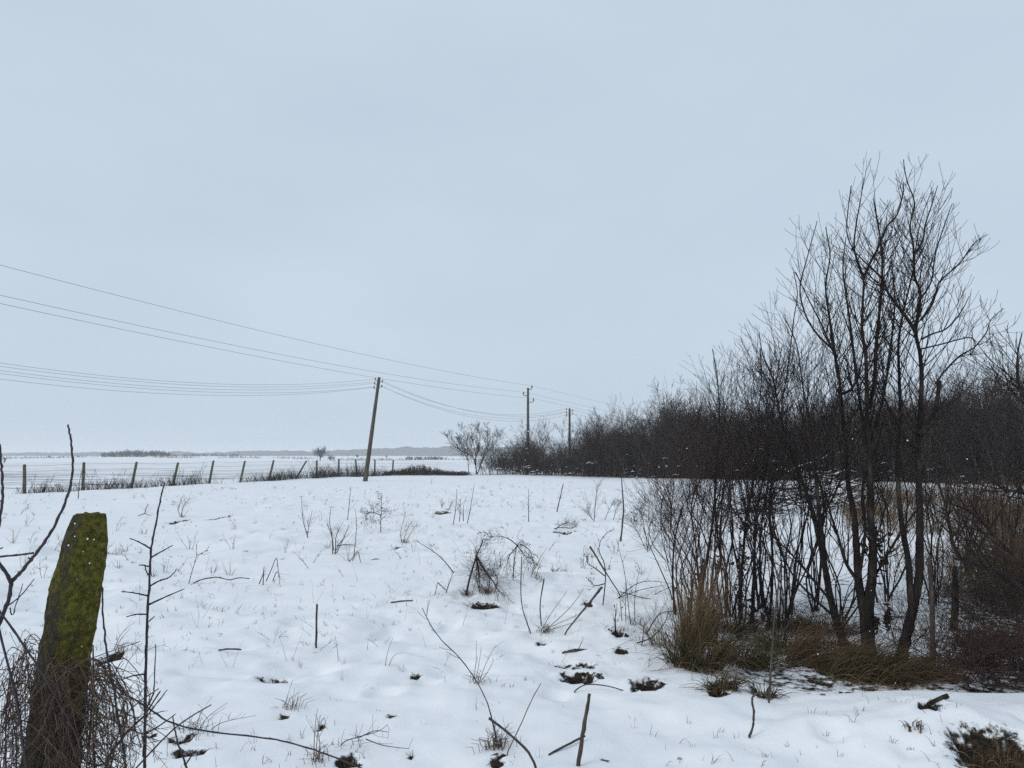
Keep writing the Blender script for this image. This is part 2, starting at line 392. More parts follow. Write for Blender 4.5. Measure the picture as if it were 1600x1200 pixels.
# ------------------------------------------------------------------ ground
def build_ground():
    X, Y, Z, xs, ys = GX, GY, GZ, xs_, ys_
    V = np.stack([X, Y, Z], -1).reshape(-1, 3)
    nx, ny = len(xs), len(ys)
    i = (np.arange(ny - 1) * nx)[:, None]; j = np.arange(nx - 1)[None, :]
    F = np.stack([i + j, i + j + 1, i + nx + j + 1, i + nx + j], -1).reshape(-1, 4)
    me = mesh_np('ground', V, F, ground_material())
    soil = np.zeros_like(X)
    for (hx, hy, rx, ry) in HW:
        d = np.hypot((X - hx) / rx, (Y - hy) / ry) + .5 * vnoise(X / (.45 * rx) + hx * 9, Y / (.45 * rx), 23); soil = np.maximum(soil, np.clip(1.32 - .80 * d, 0, 1))
    d = np.hypot((X - MOUND[0]) / MOUND[2], (Y - MOUND[1]) / MOUND[3]); soil = np.maximum(soil, np.clip(1.45 - .95 * d, 0, 1))
    # litter under the thicket, patchy to its right
    z1 = sstep(1.75, 2.5, X) * sstep(6.3, 6.9, Y) * (1 - sstep(7.7, 9.2, Y)) * (1 - sstep(6, 8, X))
    z2 = sstep(.52, .66, X / np.maximum(Y, .1)) * sstep(6.1, 6.8, Y) * (1 - sstep(26, 40, Y))
    soil = np.maximum(soil, np.maximum(.52 * z1, .60 * z2))
    fs = fence_side(X, Y)
    fur = sstep(2, 8, fs) * (1 - sstep(170, 260, Y)) * (1 - .5 * sstep(70, 120, Y))
    fleck = (1 - sstep(-4, 0, fs)) * sstep(18, 40, Y) * (1 - sstep(100, 120, Y)) * .5 + sstep(330, 345, Y) * (1 - sstep(380, 500, Y))
    for nm, arr in (('soil', soil), ('furrow', fur), ('fleck', fleck)):
        a = me.attributes.new(nm, 'FLOAT', 'POINT'); a.data.foreach_set('value', arr.astype(np.float32).ravel())
    o = bpy.data.objects.new('ground', me); COL.objects.link(o); tag(o, kind='structure')
build_ground()

# ------------------------------------------------------------------ far distance
def far_forest():
    xs = np.linspace(-1500, 900, 620); ds = np.linspace(0, 90, 10)
    V = []; 
    prof = 6 + 5 * sstep(-1150, -250, xs) + 6 * sstep(-480, -200, xs) + 2.4 * vnoise(xs / 90, xs * 0, 31) + 1.6 * vnoise(xs / 22, xs * 0, 32) + 1.2 * vnoise(xs / 7, xs * 0, 33)
    for k, dd in enumerate(ds):
        f = math.sin(math.pi * min(1, max(0, (k) / 9))) ** .35 if 0 < k < 9 else 0
        hgt = (prof + 1.5 * vnoise(xs / 9, xs * 0 + k * 3.3, 34)) * f + .3
        V.append(np.stack([xs, 1420 + dd + 0 * xs, H(xs, 1420 + dd + 0 * xs) * 0 + 1.0 + hgt - .5], -1))
    V = np.concatenate(V); nx = len(xs)
    i = (np.arange(9) * nx)[:, None]; j = np.arange(nx - 1)[None, :]
    F = np.stack([i + j, i + j + 1, i + nx + j + 1, i + nx + j], -1).reshape(-1, 4)
    o = bpy.data.objects.new('far_forest', mesh_np('far_forest', V, F, M['farwood'], False)); COL.objects.link(o)
    tag(o, 'long hazy wooded ridge on the horizon beyond the fields', 'forest', kind='stuff')
far_forest()

def far_bush_mesh(seed, hgt, spread, n, r, T=None):
    R.seed(seed); T = T or Tubes()
    for k in range(n):
        a = U(0, 6.28); b = U(0, 1) ** .5 * spread * .35
        d = nrm((math.cos(a) * U(.1, .7) * spread / hgt, math.sin(a) * U(.1, .7) * spread / hgt, 1))
        grow(T, (math.cos(a) * b, math.sin(a) * b, -.1), d, hgt * U(.55, .95), r, 2, up=.08, wob=.16, nch=(6, 4), ang=.7, n=4, rmin=r * .35, shr=(.3, .6))
    return T
def far_tree(px, depth, top, T, name, label, group, h0, cat='tree'):
    x = (px - 800) / FPX * depth; z = h1(x, depth)
    hgt = CAMZ + (712 - top) * depth / FPX - z
    o = T.build(name, M['farwood'], None, (0, 0, 0)); o.location = (x, depth, z); s = hgt / h0; o.scale = (s, s, s); o.rotation_euler = (0, 0, U(0, 6))
    return tag(o, label, cat, group)
def round_tree():
    R.seed(3); T = Tubes(); T.add([(0, 0, -.2), (.05, 0, .7), (0, .05, 1.5)], [.22, .18, .15], 6)
    for k in range(22):
        a = k * 2.4; e = U(.1, 1.15); d = (math.cos(a) * math.sin(e), math.sin(a) * math.sin(e), math.cos(e))
        grow(T, (0, 0, U(.7, 1.6)), d, U(3.2, 4.3), .075, 2, up=.06, wob=.16, nch=(7, 5), ang=.7, n=5, rmin=.03, shr=(.3, .6))
    return T
lone = far_tree(502, 300, 697, round_tree(), 'bare_tree', 'round bare tree standing alone in the far field behind the fence', None, 6)
bushT = [far_bush_mesh(11, 5, 3.6, 15, .10), far_bush_mesh(12, 5, 4.6, 16, .10), far_bush_mesh(13, 5, 7, 14, .10)]
protos = []
R.seed(5)
def far_copy(kind, px, depth, top, name, label, group, cat='tree'):
    x = (px - 800) / FPX * depth; z = h1(x, depth); hgt = max(.5, CAMZ + (712 - top) * depth / FPX - z)
    if protos and kind in [p[0] for p in protos]:
        src = [p for p in protos if p[0] == kind][0][1]
        o = src.copy(); o.name = name; COL.objects.link(o)
    else:
        o = bushT[kind].build(name, M['farwood'], None, (0, 0, 0)); protos.append((kind, o))
    o.location = (x, depth, z - .05); s = hgt / 5; o.scale = (s, s, s); o.rotation_euler = (0, 0, U(0, 6))
    tag(o, label, cat)
    if group: o['group'] = group
    elif 'group' in o: del o['group']
    return o
for i in range(22):
    px = 164 + i * 4.9 + U(-2, 2)
    top = 708 - 4 * math.sin(min(1, max(0, (px - 158) / 108)) * math.pi) ** .6 - U(0, 2.2) + (2 if px < 180 else 0)
    far_copy(i % 2, px, 430 + U(-12, 25), top, 'grove_tree', 'bare tree of the hazy grey grove on the horizon', 'trees of the hazy grove')
for (px, top, d, lab) in [(8, 711, 190, 'dark bush at the edge of the far field behind the nearest fence post'), (80, 711, 420, 'low bush on the horizon between the first two fence posts'),
        (103, 712, 420, 'tiny dark bush beside the tip of the bare whip'), (126, 710.5, 400, 'small rounded bush on the horizon over the second fence post'),
        (520, 709.5, 300, 'small dark bush at the foot of the lone round tree'), (560, 710, 380, 'small bush on the horizon near the leaning pole'), (605, 711, 400, 'small faint bush beyond the leaning pole')]:
    far_copy(1, px, d, top, 'far_bush', lab, None, 'bush')
for i in range(12):
    far_copy(2, 272 + i * 9 + U(-4, 4), 520, 709 - U(0, 1.6), 'far_bush', 'low faint bush of the scrub line beyond the grove', 'bushes of the far scrub line', 'bush')
for i in range(9):
    far_copy(2, 640 + i * 6.5 + U(-3, 3), 330, 712.0 - U(0, 1), 'far_bush', 'low dark bush of the mound in front of the wooded ridge', 'bushes before the wooded ridge', 'bush')
def far_scrub():
    T = Tubes(); R.seed(21)
    for i in range(2600):
        x = U(-330, 150); y = 352 + 10 * float(vnoise(np.array([x / 40]), np.array([0.]), 41)[0]) + U(-4, 4)
        if float(vnoise(np.array([x / 15]), np.array([2.]), 42)[0]) < -.35 and U(0, 1) < .8: continue
        z = h1(x, y); a = U(0, 6.28); hh = U(.3, 1.3)
        T.add([(x, y, z - .05), (x + math.cos(a) * .3, y + math.sin(a) * .3, z + hh * .6), (x + math.cos(a) * .8, y + math.sin(a) * .8, z + hh)], [.06, .05, .03])
    o = T.build('far_scrub', M['farwood']); tag(o, 'thin dark line of low scrub along the far field bank', 'scrub', kind='stuff')
far_scrub()

# ------------------------------------------------------------------ poles and wires
def ring_solid(T, p, d, prof, sides=8):
    T.add([tuple(p[k] + d[k] * h for k in range(3)) for h, _ in prof], [r for _, r in prof], sides)
def insulator(root, p, upv=(0, 0, 1)):
    T = Tubes(); ring_solid(T, p, upv, [(0, .001), (0, .02), (.06, .02), (.06, .055), (.12, .06), (.13, .04), (.16, .045), (.21, .035), (.22, .001)])
    return T.build('insulator', M['ceramic'], root)
P1b, P1t = G(570, 752), None
D1 = P1b[1]; P1t = W(592.5, 589.5, D1)
def axis(b, t, f): return lerp(b, t, f)
p1 = empty('utility_pole', P1b, 'weathered wooden utility pole leaning over beside the wire fence', 'utility pole')
T = Tubes(); n = 14
pts = [axis((P1b[0], P1b[1], P1b[2] - .3), P1t, i / n) for i in range(n + 1)]
T.add(pts, [.19 - .075 * i / n + .004 * math.sin(i * 2.1) for i in range(n + 1)], 12, True); T.build('shaft', M['pole'], p1)
ax = nrm(tuple(P1t[k] - P1b[k] for k in range(3)))
sidev = nrm((ax[2], 0, -ax[0])); INS1 = []
for i, (f, s) in enumerate([(.965, -1), (.925, -1), (.885, -1), (.955, 1), (.905, 1)]):
    c = axis(P1b, P1t, f); e = tuple(c[k] + sidev[k] * s * .30 for k in range(3))
    T = Tubes(); T.add([c, e, tuple(e[k] + ax[k] * .05 for k in range(3))], [.018, .018, .018], 6, True); T.build('bracket', M['iron'], p1)
    insulator(p1, e, ax); INS1.append(tuple(e[k] + ax[k] * .12 for k in range(3)))
D2 = 72.0
P2b = ((889 - 800) / FPX * D2, D2, h1((889 - 800) / FPX * D2, D2)); P2t = W(890, 638, D2)
p2 = empty('utility_pole', P2b, 'slim dark utility pole standing upright against the scrub hedge', 'utility pole')
T = Tubes(); T.add([axis((P2b[0], P2b[1], P2b[2] - .3), P2t, i / 10) for i in range(11)], [.15 - .055 * i / 10 for i in range(11)], 10, True); T.build('shaft', M['pole'], p2)
INS2 = []
for (f, s) in [(.975, -1), (.925, -1), (.885, -1), (.955, 1), (.905, 1)]:
    c = axis(P2b, P2t, f); e = (c[0] + s * .32, c[1], c[2])
    T = Tubes(); T.add([c, e], [.018, .018], 6, True); T.build('bracket', M['iron'], p2)
    insulator(p2, e); INS2.append((e[0], e[1], e[2] + .12))
D3 = 86.0
x3 = (826 - 800) / FPX * D3
P3b = (x3 - .1, D3, h1(x3, D3)); P3t = W(825, 606, D3)
p3 = empty('power_pole', P3b, 'tall grey power pole with three short upturned arms rising behind the scrub', 'power pole')
T = Tubes(); T.add([axis((P3b[0], P3b[1], P3b[2] - .3), P3t, i / 10) for i in range(11)], [.21 - .08 * i / 10 for i in range(11)], 12, True); T.build('shaft', M['pale'], p3)
INS3 = []
for (px, py, ipx) in [(831, 608, 1), (818, 618, -1), (833.5, 628, 1)]:
    e = W(px, py, D3); c = (P3t[0] - .02, D3, e[2] - .02)
    T = Tubes(); T.add([c, (e[0], e[1], e[2] - .02), (e[0], e[1], e[2] + .15)], [.05, .045, .035], 6, True); T.build('arm', M['iron'], p3)
    T = Tubes(); ring_solid(T, (e[0], e[1], e[2] + .1), (0, 0, 1), [(0, .001), (0, .05), (.08, .09), (.16, .10), (.18, .06), (.26, .08), (.36, .05), (.37, .001)]); T.build('insulator', M['ceramic'], p3)
    INS3.append((e[0], e[1], e[2] + .42))
def wire(a, b, sag, r, label, group):
    n = 40; T = Tubes()
    P = [(a[0] + (b[0] - a[0]) * i / n, a[1] + (b[1] - a[1]) * i / n, a[2] + (b[2] - a[2]) * i / n - sag * 4 * (i / n) * (1 - i / n)) for i in range(n + 1)]
    T.add(P, [r] * (n + 1), 4); o = T.build('overhead_wire', M['wire'], None, a); tag(o, label, 'wire', group)
MVL = [W(-260, 345, 28), W(-260, 402, 28), W(-260, 417, 28)]
for i, (b, lab) in enumerate(zip(MVL, ['highest overhead wire, running from the top arm of the tall power pole', 'overhead wire from the middle arm of the tall power pole', 'overhead wire from the lowest arm of the tall power pole'])):
    wire(INS3[i], b, [.7, .75, .75][i], .010, lab, 'wires of the tall power pole')
MVR = [W(1330, 715, 170), W(1330, 722, 170), W(1330, 728, 170)]
for i, lab in enumerate(['highest faint wire leaving the tall power pole over the scrub hedge', 'middle faint wire leaving the tall power pole over the scrub hedge', 'lowest faint wire leaving the tall power pole over the scrub hedge']):
    wire(INS3[i], MVR[i], .3, .009, lab, 'wires of the tall power pole')
for i, (y0, nm) in enumerate(zip([545, 551, 558, 563, 573], ['topmost', 'second highest', 'middle', 'second lowest', 'lowest'])):
    a = INS1[[0, 3, 1, 4, 2][i]]
    wire(a, W(-140, y0, 33.5), 1.0, .0078, nm + ' of the five slack wires strung out to one side of the leaning pole', 'slack wires of the leaning pole')
    if i < 4:
        wire(a, INS2[[0, 3, 1, 2][i]], 1.55, .0085, ['topmost', 'second', 'third', 'lowest'][i] + ' of the sagging wires between the leaning pole and the slim dark pole', 'wires between the two wooden poles')
for i in range(2):
    wire(INS2[3 + i], W(1180, 690 + 8 * i, 130), .5, .0085, ['upper', 'lower'][i] + ' wire leaving the slim dark pole over the scrub', 'wires leaving the slim dark pole')

# ------------------------------------------------------------------ wire fence
fence_posts = [(46, 44), (136, 136), (211, 217), (275, 282), (331, 336.5), (379, 385), (423, 430), (465, 481), (497, 497), (531, 531), (560, 557), (587, 587), (614.5, 615.5)]
F0 = None
def fence_pt(px):
    r = (px - 800) / FPX; y = 39.8 / (.361 - r); return r * y, y
fx, fy = fence_pt(46)
fence = empty('wire_fence', (fx, fy, h1(fx, fy)), 'long wire fence on weathered concrete posts along the ploughed field', 'fence')
R.seed(31); tops = []
for i, (b, t) in enumerate(fence_posts):
    x, y = fence_pt(b); z = h1(x, y); hh = 1.62 + U(-.07, .07) if i != 7 else 1.5
    dx = (t - b) / FPX * y; dy = U(-.06, .06); hw = .075
    V = []; a0 = .35
    rows = [(-.3, 1), (0, 1), (.5, 1.0), (1.0, .96), (1.5, .92), (hh - .05, .9), (hh, .62)]
    for (zz, s) in rows:
        f = zz / hh; cx = x + dx * f; cy = y + dy * f
        for k in range(8):
            an = a0 + k * math.pi / 4 + math.pi / 8; rr = hw * 1.15 * s * (1 + .04 * U(-1, 1))
            V.append((cx + math.cos(an) * rr, cy + math.sin(an) * rr, z + zz))
    V.append((x + dx, y + dy, z + hh + .01)); F = []
    for rr in range(len(rows) - 1):
        for k in range(8): F.append((rr * 8 + k, rr * 8 + (k + 1) % 8, rr * 8 + 8 + (k + 1) % 8, rr * 8 + 8 + k))
    l = (len(rows) - 1) * 8
    F += [(l + k, l + (k + 1) % 8, len(V) - 1, len(V) - 1) for k in range(0)]
    me = bpy.data.meshes.new('post'); me.from_pydata([tuple(v[k] - fence.location[k] for k in range(3)) for v in V], [], F + [(l + k, l + (k + 1) % 8, len(V) - 1) for k in range(8)])
    me.materials.append(M['concrete']); o = bpy.data.objects.new('post', me); COL.objects.link(o); o.parent = fence
    tops.append(((x, y, z), (x + dx, y + dy, z + hh)))
x0, y0 = fence_pt(-40); x9, y9 = fence_pt(690)
ends = [((x0, y0, h1(x0, y0)), (x0, y0, h1(x0, y0) + 1.62))] + tops + [((x9, y9, h1(x9, y9)), (x9, y9, h1(x9, y9) + 1.3))]
for f in (.2, .4, .58, .76, .95):
    T = Tubes(); P = []
    for (a, b), (a2, b2) in zip(ends[:-1], ends[1:]):
        for s in range(4):
            p = lerp(lerp(a, b, f), lerp(a2, b2, f), s / 4); P.append((p[0], p[1] - .08, p[2] - .03 * math.sin(math.pi * s / 4)))
    P.append(lerp(ends[-1][0], ends[-1][1], f)); T.add(P, [.0065] * len(P), 4); T.build('wire_strand', M['wire'], fence)

def weed_stem(T, x, y, z, hh, r, tw, lean=.25):
    a = U(0, 6.28); d = nrm((math.cos(a) * lean, math.sin(a) * lean, 1)); grow(T, (x, y, z - .03), d, hh, r, 1 if tw else 0, up=.02, wob=.14, nch=tw or 1, ang=.6, n=4, rmin=r * .5, shr=(.2, .45))
def fence_weeds():
    T = Tubes(); R.seed(33)
    for i in range(5000):
        px = U(-30, 640) if U(0, 1) < .7 else U(380, 640)
        x, y = fence_pt(px); den = .55 + .6 * float(vnoise(np.array([y / 1.7]), np.array([0.]), 51)[0]) + (.3 if px > 380 else 0)
        if U(0, 1) > den: continue
        o_ = R.gauss(0, .28); x += o_; y += U(-.3, .3); z = h1(x, y)
        hh = (U(.05, .2) if U(0, 1) < .4 else U(.1, .45)) * (.6 + .9 * den); hh = hh * 1.9 if U(0, 1) < .10 else hh; hh *= 1.7 if 440 < px < 575 else 1.15
        weed_stem(T, x, y, z, hh, U(.006, .012), 3 if hh > .3 else 0, .5)
    o = T.build('dry_weeds', M['hedge'], None, (fx, fy, 0)); tag(o, 'strip of dark dry weeds along the foot of the wire fence', 'weeds', kind='stuff')
fence_weeds()
def bramble_heap():
    T = Tubes(); R.seed(35)
    c = W(668, 741, 74); root = empty('bramble_thicket', (c[0], 74, h1(c[0], 74)), 'low dark bramble heap at the far end of the wire fence', 'bramble')
    for i in range(900):
        px = 605 + 125 * U(0, 1); x = (px - 800) / FPX * 74; y = 74 + U(-1, 1.6); z = h1(x, y)
        hp = .35 + .55 * math.exp(-((px - 655) / 25) ** 2)
        a = U(0, 6.28); sp = U(.3, 1.1); hh = hp * U(.3, 1.2)
        P = [(x + math.cos(a) * sp * t, y + math.sin(a) * sp * t * .7, z + hh * 4 * t * (1 - t) * U(.8, 1.2) + .03) for t in (0, .2, .4, .6, .8, 1)]
        T.add(P, [.013] * 5 + [.008])
    T.build('canes', M['hedge'], root)
bramble_heap()

# ------------------------------------------------------------------ scrub hedge and bare trees behind the field
def traced(P, depth, lean=0.0, dz=None):
    n = len(P) - 1; return [W(px, py, depth + lean * i / max(1, n)) for i, (px, py) in enumerate(P)]
def hedge_y(px):
    # front line of the hedge: passes (-2.7,76), (35,49)
    r = (px - 800) / FPX; y = (76 - .717 * 2.7) / (1 + .717 * r); return r * y, y
PROF = [(700, 712), (758, 698), (780, 690), (800, 692), (820, 668), (838, 664), (852, 692), (868, 706), (885, 682), (905, 656), (925, 649), (945, 652), (962, 645), (985, 660), (1010, 655),
        (1030, 642), (1050, 622), (1075, 630), (1100, 645), (1150, 640), (1200, 640), (1260, 632), (1320, 625), (1400, 620), (1460, 606), (1510, 588), (1545, 566), (1575, 562), (1610, 575), (1700, 570)]
def prof(px):
    return float(np.interp(px, [p[0] for p in PROF], [p[1] for p in PROF]))
PROF2 = [(700, 725), (770, 708), (820, 700), (850, 712), (885, 705), (905, 690), (960, 680), (1030, 672), (1060, 662), (1100, 664), (1200, 658), (1300, 654), (1450, 648), (1550, 640), (1720, 640)]
def hedge_proto(seed, stems, hgt, spread, dense):
    R.seed(seed); T = Tubes()
    for k in range(stems):
        a = U(0, 6.28); b = U(0, 1) ** .5 * spread * .45
        d = nrm((math.cos(a) * U(.02, .35), math.sin(a) * U(.02, .35), 1))
        grow(T, (math.cos(a) * b, math.sin(a) * b, -.1), d, hgt * U(.5, .98), U(.020, .038), 3, up=.07, wob=.12, nch=dense, ang=.65, n=5, rmin=.0062, shr=(.28, .55), sides=4)
    return T
HP = []
R.seed(40)
specs = [(41, 15, 6, 2.6, (9, 6, 3)), (42, 12, 6, 2.2, (9, 6, 3)), (43, 17, 6, 3.2, (8, 6, 3)), (44, 10, 6, 2.0, (10, 5, 3))]
for sp_ in specs:
    T = hedge_proto(*sp_); o = T.build('scrub_bush', M['hedge'], None, (0, 0, 0)); HP.append([o, False])
def hedge_bush(kind, x, y, hgt, label, group, wide=1.0):
    o = HP[kind][0]
    if HP[kind][1]: o = o.copy(); COL.objects.link(o)
    HP[kind][1] = True
    s = hgt / 5.6; o.location = (x, y, h1(x, y) - .05); o.scale = (s ** .5 * wide, s ** .5 * wide, s); o.rotation_euler = (0, 0, U(0, 6.28))
    tag(o, label, 'bush', group)
R.seed(45)
px = 760.0
special = {2: 'low sparse bush next to the bare many-limbed tree', 5: 'taller bush in front of the tall grey power pole', }
i = 0
while px < 1700:
    x, y = hedge_y(px)
    for row, off in enumerate((0.4, 2.6, 5.2)):
        if px < 880 and row == 2: continue
        xx = x + .57 * off + U(-.5, .5); yy = y + .82 * off + U(-.4, .4)
        if px > 1150 and row == 1: continue
        pq = 800 + xx / yy * FPX; t_ = U(0, 1) ** .8
        tp = (prof(pq) - 4) * t_ + float(np.interp(pq, [p[0] for p in PROF2], [p[1] for p in PROF2])) * (1 - t_)
        hg = CAMZ + (712 - tp) * yy / FPX
        if pq < 885: hg *= .84
        hedge_bush(R.randrange(4), xx, yy, max(1.2, hg), 'dense bare twiggy bush of the dark scrub hedge behind the snowy field', 'bushes of the dark scrub hedge', U(.85, 1.15))
    px += U(13, 19) if px < 900 else U(17, 25)
hx = (1052 - 800) / FPX * 66
hedge_bush(0, hx, 66, CAMZ + (712 - 617) * 66 / FPX, 'tall broad bush crown rising above the hedge top', None, 1.3)
hx = (832 - 800) / FPX * 76
hedge_bush(1, hx, 76, CAMZ + (712 - 660) * 76 / FPX, 'slender bush beside the tall grey power pole', None, .8)
hedge_bush(3, (975 - 800) / FPX * 67, 67, CAMZ + (712 - 636) * 67 / FPX, 'spindly bush with a thin spire poking above the hedge', None, .6)
for o, used in HP:
    if not used: bpy.data.objects.remove(o)
def hedge_fill():
    T = Tubes(); R.seed(47)
    for i in range(46000):
        px = U(885, 1720) if U(0, 1) < .968 else U(775, 890)
        x, y = hedge_y(px); off = U(.2, 6.5); x += .57 * off; y += .82 * off
        pq = 800 + x / y * FPX; tp = float(np.interp(pq, [p[0] for p in PROF2], [p[1] for p in PROF2])); hg = (CAMZ + (712 - tp) * y / FPX) * .86 * (1 + .5 * float(vnoise(np.array([x / 2.6]), np.array([y / 2.6]), 65)[0]))
        z0 = h1(x, y); zz = max(0, hg - .6) * U(0, 1) ** 1.25
        a = U(0, 6.28); l = U(.2, .9); up = U(.2, 1.3)
        T.add([(x, y, z0 + zz), (x + math.cos(a) * l * .5, y + math.sin(a) * l * .5, z0 + zz + up * .6), (x + math.cos(a) * l * .8, y + math.sin(a) * l * .8, z0 + zz + up)], [.019, .015, .008])
    o = T.build('undergrowth', M['hedge'], None, (20, 62, 0)); tag(o, 'dark tangled undergrowth filling the scrub hedge', 'undergrowth', kind='stuff')
hedge_fill()

def hedge_snow():
    T = Tubes(); R.seed(48)
    for i in range(130):
        px = U(780, 1700); x, y = hedge_y(px); x -= .2; z = h1(x, y) + abs(R.gauss(0, 1.1)) + .05; y += U(-.6, .8); l = U(.05, .34); a = U(-.5, .5); r = U(.02, .055)
        T.add([(x - l, y - l * a, z - .06), (x - l * .3, y, z), (x + l * .4, y + l * a, z + .02), (x + l, y + l * a, z - .07)], [r * .3, r, r * .8, r * .2], 5)
    o = T.build('snow_clumps', M['flake'], None, (20, 62, 0)); tag(o, 'little lumps of snow caught on the low twigs of the scrub hedge', 'snow', kind='stuff')
hedge_snow()

def bare_tree():
    R.seed(49); D = 77.0; b = W(745, 741, D); root = empty('bare_tree', (b[0], D, h1(b[0], D)), 'small bare many-limbed tree with spreading limbs where fence meets hedge', 'tree')
    limbs = [[(745, 741), (740, 716), (724, 706), (709, 696), (700, 686), (697, 677)], [(744, 741), (743, 712), (739, 690), (735, 666)], [(746, 741), (755, 714), (762, 692), (760, 667)],
             [(752, 720), (768, 698), (776, 688), (782, 674)], [(732, 741), (731, 712), (728, 686), (721, 670)], [(741, 722), (748, 700), (750, 680), (746, 668)], [(731, 720), (722, 700), (718, 684)]]
    Tt, Tc = Tubes(), Tubes()
    for k, l in enumerate(limbs):
        P = spline(traced(l, D, U(-1.2, 1.2)), 4); r = [.062 - .051 * i / (len(P) - 1) for i in range(len(P))]
        if k > 2: r = [q * .7 for q in r]
        Tt.add(P, r, 6); spawn(Tc, P, r, 30, .12, 1.25, 2, up=.12, wob=.13, nch=(5, 3), ang=.65, n=4, rmin=.0068)
    Tt.build('trunk', M['hedge'], root); Tc.build('crown', M['hedge'], root)
bare_tree()

def brush_pile():
    R.seed(52); b = G(1262, 800); root = empty('brush_pile', b, 'heap of cut branches lying in the snow behind the thicket', 'brush pile')
    T = Tubes()
    Ts = Tubes()
    for i in range(115):
        px = U(1165, 1345); D = b[1] + U(-1.6, 2.2); x = (px - 800) / FPX * D; z = h1(x, D)
        hp = .2 + 1.5 * math.exp(-((px - 1270) / 60) ** 2)
        a = R.gauss(0.05, .35) + (math.pi if U(0, 1) < .4 else 0); l = U(1.0, 2.6); hh = hp * U(.05, 1)
        q = [(x + math.cos(a) * l * (t - .5), D + math.sin(a) * l * (t - .5), z + hh + (t - .5) * U(-.3, .9) * l * .45) for t in (0, .25, .5, .75, 1)]
        q = [(p[0], p[1], max(p[2], z + .03)) for p in q]
        r = U(.008, .028); T.add(q, [r, r * .9, r * .75, r * .6, r * .35], 4)
        if i % 4 == 0:
            Ts.add([(p[0], p[1], p[2] + r + .012) for p in q], [.004, .03, .034, .02, .003], 5)
        if i % 2: spawn(T, q, [r * .6] * 5, 4, .3, .6, 1, up=.02, nch=2, n=3, rmin=.005)
    T.build('branches', M['twig'], root); Ts.build('snow_cover', M['flake'], root)
brush_pile()

# ------------------------------------------------------------------ thicket: trees
def tree(name, label, base, trunks, branches, tw, cat='tree', depth=None, m='bark', leaves=(), group=None):
    D = depth or G(*base)[1]; b = W(base[0], base[1], D); root = empty(name, (b[0], D, h1(b[0], D)), label, cat, group)
    Tc = Tubes()
    for (pts, w0, w1, cnt, ln, f0, lean) in trunks:
        P = spline(traced(pts, D, lean), 5); k = len(P) - 1
        P[0] = (P[0][0], P[0][1], P[0][2] - .06)
        r = []
        for i in range(k + 1):
            f = i / k; ww = w1 + (w0 - w1) * (.62 if w0 > 7 else .7) * (1 - f) ** 1.55
            r.append(max(.0022, ww / 2 * D / FPX * (1 + .07 * math.sin(i * 2.3 + w0) + U(-.05, .05))))
        if pts[0] == base: r[0] *= 1.7; r[1] *= 1.4; r[2] *= 1.22; r[3] *= 1.1
        T = Tubes(); T.add(P, r, 9 if w0 > 10 else 6); T.build('trunk' if w0 > 7 else 'stem', M[m], root)
        spawn(Tc, P, r, int(cnt * .98), f0, ln, 2, **tw)
    if branches:
        for (pts, w0, w1, cnt, ln) in branches:
            P = spline(traced(pts, D, U(-.5, .5)), 4); k = len(P) - 1
            r = [max(.0014, .85 * (w1 + (w0 - w1) * (1 - i / k)) / 2 * D / FPX) for i in range(k + 1)]
            if w1 > 5: P.append(lerp(P[-1], P[-2], -.02)); r.append(.0005)
            T = Tubes(); T.add(P, r, 6); T.build('branch', M[m], root)
            if cnt: spawn(Tc, P, r, cnt, .2, ln, 1, **tw)
    Tc.build('crown', M['twig'], root)
    if leaves:
        Tl = Tubes()
        for (px, py, rx, ry, c) in leaves:
            for _ in range(c):
                p = W(px + R.gauss(0, rx * .5), py + R.gauss(0, ry * .5), D + U(-.12, .12)); s = U(.016, .05)
                a = nrm((U(-1, 1), U(-1, 1), U(-1.5, .3))); bb = nrm((U(-1, 1), U(-1, 1), U(-1, 1)))
                Tl.leaf(p, tuple(v * s for v in a), tuple(v * s * .5 for v in bb))
        Tl.build('withered_leaves', M['leaf'], root)
    return root
TW = dict(up=.10, wob=.065, nch=(3, 1), ang=.72, n=8, rmin=.0021, shr=(.4, .8), thin=.62, rtop=.0075, fmax=.84)
R.seed(60)
